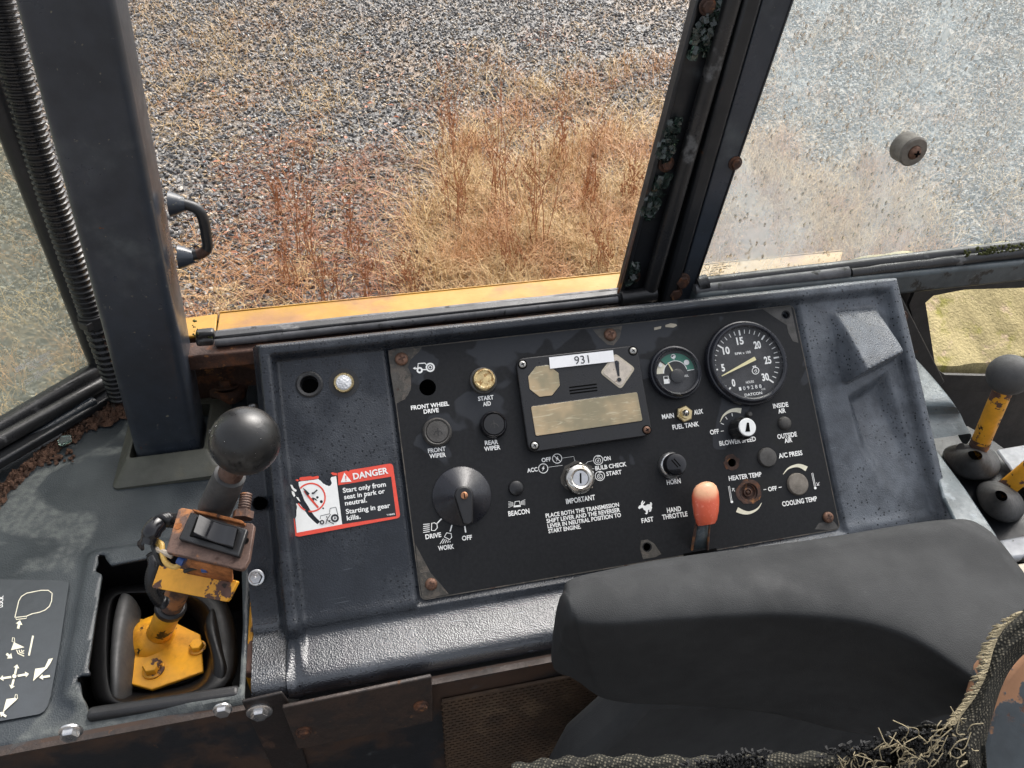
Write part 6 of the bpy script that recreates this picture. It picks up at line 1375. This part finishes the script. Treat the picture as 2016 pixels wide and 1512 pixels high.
# ------------------------------------------------------------------ right-hand side: cover, hydraulic levers
t = thing('side_cover', 'speckled blue-grey curved sheet cover right of the console', 'cover', HZ(-.05).hit(1840, 760))
def rowpx(pl, z0, pr, z1, n=6):
    a, b = HZ(z0).hit(*pl), HZ(z1).hit(*pr); return [a.lerp(b, i / n) for i in range(n + 1)] + [b + Vector((.004, .004, -.03))]
mb = MB(); R5 = [rowpx((1735, 630), -.02, (1786, 688), -.02), rowpx((1760, 700), -.02, (1842, 742), -.02), rowpx((1785, 770), -.022, (1880, 786), -.022), rowpx((1805, 800), -.026, (1890, 803), -.028), rowpx((1812, 815), -.040, (1897, 812), -.042), rowpx((1818, 842), -.046, (1905, 832), -.047), rowpx((1823, 866), -.052, (1918, 852), -.054)]
mb.grid(R5, flip=True); mb.build('sheet', BLUEM, t, sub=2, ang=80)
fr = HZ(-.05); mb = MB(); mb.prism([fr.loc(*q) for q in ((1830, 872), (1846, 888), (1900, 960), (1962, 1052), (1990, 1118), (1986, 1136), (1930, 1090), (1890, 1045), (1856, 975))], -.006, 0, fr.M()); mb.build('strip', BLUEM, t, bevel=.002)
fr = HZ(-.10)
t = thing('lever_deck', 'grey worn deck plate under the rubber boots of the right levers', 'deck', fr.hit(1950, 960))
mb = MB(); mb.prism([fr.loc(*q) for q in ((1800, 855), (1905, 838), (1960, 870), (2200, 1050), (2200, 1180), (2000, 1180), (1850, 960))], -.006, 0, fr.M()); mb.build('plate', DARKM, t, bevel=.001)
fr2 = HZ(-.085); mb = MB(); mb.prism([fr2.loc(*q) for q in ((1962, 884), (2060, 868), (2120, 930), (2120, 1080), (2060, 1010), (2000, 935))], -.004, 0, fr2.M()); mb.build('bright_plate', GREYP if False else M('bright_worn_plate', (0.22, 0.23, 0.25), .35, .3, 30, wear=[((0.02, .02, .02), 60, .6, .06, .5, 0)]), t, bevel=.002)
mb = MB(); mb.prism([fr2.loc(*q) for q in ((1965, 1062), (2080, 1040), (2080, 1090), (1990, 1100))], -.01, 0, fr2.M()); mb.build('bright_plate', MATS['bright_worn_plate'], t, bevel=.004, seg=3)
mb = MB(); mb.prism([fr2.loc(*q) for q in ((1985, 1108), (2080, 1094), (2080, 1160), (2004, 1130))], -.02, -.004, fr2.M()); mb.build('pale_edge', PALE, t, bevel=.002)
def hyd(base, tipd, kr, boot, topc, label, bl):
    b = dep(*base); e = dep(*tipd); t = thing('hydraulic_lever', label, 'lever', b, 'yellow hydraulic levers on the right')
    mb = MB(); mb.tube([b, b.lerp(e, .5), e], .0102, 18); mb.build('shaft', YELC, t)
    if kr: mb = MB(); mb.ball((0, 0, 0), kr, 36, axis(e, e * 2 - b)); mb.build('ball_knob', KNOBG, t, ang=80)
    mb = MB(); mb.tube([b.lerp(e, .10), b.lerp(e, .17)], .0108, 18, False); mb.build('rust_band', RUSTB, t)
    f0, f1, f2 = HZ(-.096), HZ(-.086), HZ(-.058); c = Vector((sum(p[0] for p in boot) / len(boot), sum(p[1] for p in boot) / len(boot)))
    g = lambda fr, k, dy=0: [tuple(fr.hit(c.x + (p[0] - c.x) * k + (topc[0] - c.x) * (1 - k) * 1.0, c.y + (p[1] - c.y) * k + (topc[1] - c.y) * (1 - k))) for p in boot]
    mb = MB(); rows = [g(f0, 1.04), g(f1, 1.02), g(HZ(-.082), .95), g(HZ(-.062), .46), g(f2, .33), g(HZ(-.052), .26)]
    mb.grid(rows, close=True); mb.build('rubber_boot', RUBG, t, sub=2, ang=80)
    mb = MB(); p = b + (e - b).normalized() * .006; mb.tube([p + Vector((-.022, .004, .004)), p + Vector((-.004, 0, -.004))], [.006, .008], 14); mb.build('boot_spout', RUBG, t)
hyd((1921, 893, .935), (1987, 738, .86), 40.5 * .86 / F_PX, [(1852, 886), (1880, 874), (1926, 871), (1964, 890), (1974, 926), (1944, 946), (1896, 944), (1868, 918)], (1922, 892), 'yellow hydraulic lever with grey ball knob standing right of the console', 1)
hyd((1968, 972, .92), (2092, 868, .85), .022, [(1920, 948), (1972, 944), (2018, 978), (2018, 1016), (1986, 1032), (1944, 1016), (1924, 984)], (1972, 972), 'yellow hydraulic lever leaning out of the picture at the right edge, its rubber boot nearest', 2)

# ------------------------------------------------------------------ seat: armrest and torn cover
back = [(1106, 1178), (1118, 1152), (1190, 1132), (1330, 1106), (1600, 1072), (1850, 1034), (1935, 1046), (2015, 1128), (2090, 1240)]
crs = [(1128, 1218), (1146, 1226), (1210, 1228), (1330, 1219), (1520, 1210), (1680, 1222), (1790, 1256), (1880, 1312), (1960, 1370)]
bot = [(1165, 1352), (1190, 1374), (1250, 1385), (1360, 1389), (1520, 1405), (1660, 1439), (1762, 1448), (1850, 1410), (1930, 1400)]
ZT = .105; cols = []
for bq, cq, dq in zip(back, crs, bot):
    B = HZ(ZT - .012).hit(*bq); Cc = HZ(ZT).hit(*cq); D = VY(Cc.y + .010).hit(*dq)
    Bb = Vector((B.x, B.y + .002, D.z + .010)); m1 = B.lerp(Cc, .45) + Vector((0, 0, .012)); m2 = Cc.lerp(D, .5) + Vector((0, -.003, .002)); c1 = Cc.lerp(m1, .13) + Vector((0, 0, .0022)); c2 = Cc.lerp(D, .08) + Vector((0, -.002, 0))
    cols.append([Bb, B, m1, c1, c2, m2, D, D.lerp(Bb, .5) + Vector((0, 0, -.003))])
def closed_spline(P, n):
    m = len(P); out = []
    for i in range(m):
        a, b, c, d = P[i - 1], P[i], P[(i + 1) % m], P[(i + 2) % m]
        for k in range(n):
            u = k / n; out.append(0.5 * ((2 * b) + (c - a) * u + (2 * a - 5 * b + 4 * c - d) * u * u + (3 * b - a - 3 * c + d) * u ** 3))
    return out
long_ = [spline([c[j] for c in cols], 7) for j in range(8)]; rows = [closed_spline([l[i] for l in long_], 6) for i in range(len(long_[0]))]
def shrink(r, k, dx): c = sum(r, Vector()) / len(r); return [c + (p - c) * k + Vector((dx, 0, 0)) for p in r]
r0 = rows[0]; pre = [shrink(r0, k, dx) for k, dx in ((.05, -.0085), (.45, -.0080), (.75, -.0062), (.92, -.0032), (.985, -.001))]
rows = pre + rows
t = thing('armrest', 'large dark grey moulded seat armrest in front of the panel', 'armrest', HZ(-.05).hit(1500, 1450))
mb = MB(); mb.grid(rows, close=True); mb.add(rows[0], [list(range(len(rows[0])))[::-1]]); mb.build('pad', ARM, t, ang=70)
fr = VY(-.262); mb = MB(); mb.prism([fr.loc(*q) for q in ((1275, 1378), (1480, 1380), (1700, 1400), (1960, 1370), (1960, 1640), (1060, 1640), (1135, 1512), (1212, 1446))], -.045, 0, fr.M()); mb.build('support', ARM, t, bevel=.012, seg=4)
mb = MB(); mb.lathe([(.006, -.003), (.0045, .0006), (.003, .0002), (0, .0006)], 14, fr.at(1292, 1400, .001)); 
t = thing('seat', 'torn seat edge with frayed woven cover and rusty frame, lower right', 'seat', dep(1900, 1560, .42))
Lp = [(2050, 1165), (2004, 1206), (1964, 1244), (1946, 1284), (1936, 1322), (1916, 1366), (1890, 1402), (1872, 1428)]; Rp = [(2060, 1262), (2022, 1284), (1988, 1320), (1968, 1368), (1954, 1418), (1944, 1462), (1936, 1500), (1930, 1540)]
mb = MB(); rows = []
for i, (a, b) in enumerate(zip(Lp, Rp)):
    d = .44 - .004 * i; rows.append([dep(a[0] + (b[0] - a[0]) * k / 8, a[1] + (b[1] - a[1]) * k / 8, d - .010 * math.sin(math.pi * k / 8) + .003 * math.sin(k * 2.1 + i)) for k in range(9)])
mb.grid(rows, flip=True); mb.build('cover', FABR, t, solid=.002, sub=2, ang=80)
mb = MB(); rows = []
for i in range(13):
    v = i / 12; row = []
    for k in range(25):
        u = k / 24; x = 1640 + 300 * u; ytop = 1500 - 95 * u ** 0.8 + 8 * math.sin(u * 9); y = ytop + (1560 - ytop) * v
        row.append(dep(x, y, .425 - .012 * math.sin(v * 8 + u * 5) * (1 - v * .5) - .008 * math.sin(u * 22 + 6 * v) - .01 * u))
    rows.append(row)
mb.grid(rows, flip=True); mb.build('bunched_cover', FABR, t, solid=.002, sub=1, ang=80)
mb = MB(); P = spline([dep(*q, .43) for q in ((1010, 1526), (1090, 1514), (1180, 1509), (1300, 1509), (1420, 1511), (1540, 1505), (1640, 1500))], 8); mb.tube(P, [.0055 + .001 * math.sin(k * 1.3) for k in range(len(P))], 12); mb.build('piping', FABR, t)
mb = MB(); rr = random.Random(5); P = spline([Vector((*q, 0)) for q in Lp], 40)
for k, q in enumerate(P[40:]):
    if rr.random() < .30: continue
    i = (k + 40) / 40; d = .435 - .004 * i; l = rr.uniform(3, 22) * (1.0 if i < 5 else .8); x, y = q.x, q.y
    mb.tube(spline([dep(x + 8, y - 2, d - .003), dep(x - l * .4, y + rr.uniform(-2, 4), d - .005), dep(x - l, y + rr.uniform(0, 9), d - .003)], 3), [.00032 + .0002 * rr.random()] * 6 + [.0002], 5)
for k in range(130):
    u = rr.random(); x = 1650 + 270 * u; y = 1495 - 90 * u + rr.uniform(0, 75) * (0.3 + u); a = rr.uniform(0, 6.28); l = rr.uniform(10, 42); d = .405 - .012 * u
    if rr.random() < .25: continue
    mb.tube(spline([dep(x, y, d), dep(x + l * .5 * math.cos(a), y + l * .5 * math.sin(a), d - .003), dep(x + l * math.cos(a + rr.uniform(-1.2, 1.2)), y + l * math.sin(a + rr.uniform(-1.2, 1.2)), d - .001)], 4), .00028, 4)
tag(mb.build('frayed_threads', THRD, t), kind='stuff')
mb = MB()
for k in range(420):
    c = rr.choice([(1450, 1502, 75), (1700, 1485, 60), (1790, 1450, 60), (1850, 1470, 50)]); x = c[0] + rr.gauss(0, c[2] * .5); y = c[1] + rr.gauss(0, 10); a = rr.uniform(0, 6.28); l = rr.uniform(8, 22)
    mb.tube(spline([dep(x, y, .408), dep(x + l * .5 * math.cos(a), y + l * .3 * math.sin(a), .402), dep(x + l * math.cos(a + .6), y + l * .6 * math.sin(a + .6), .408)], 3), .0007, 4)
tag(mb.build('black_stuffing', THRK, t), kind='stuff')
frd = Frame(dep(1990, 1420, .47), RC[0], -RC[1]); PEEL = M('peeling_seat_frame', (0.045, 0.055, 0.062), .5, .3, 15, .3, 200, wear=[((0.33, 0.17, 0.09), 13, .54, .02, .85, 0), (RUST, 40, .62, .05, .85, 0)])
mb = MB(); mb.prism([frd.loc(*q) for q in ((2080, 1240), (2010, 1290), (1970, 1340), (1952, 1400), (1935, 1470), (1915, 1580), (2080, 1580))], -.03, 0, frd.M()); mb.build('frame', PEEL, t, bevel=.004, seg=3)

# cab floor far below the controls (hidden by them from here, but it shades the footwell)
mb = MB(); mb.box((0.1, -0.45, -0.80), (2.6, 1.50, 0.04)); tag(mb.build('cab_floor', RUBB), kind='structure')
finish_texts()
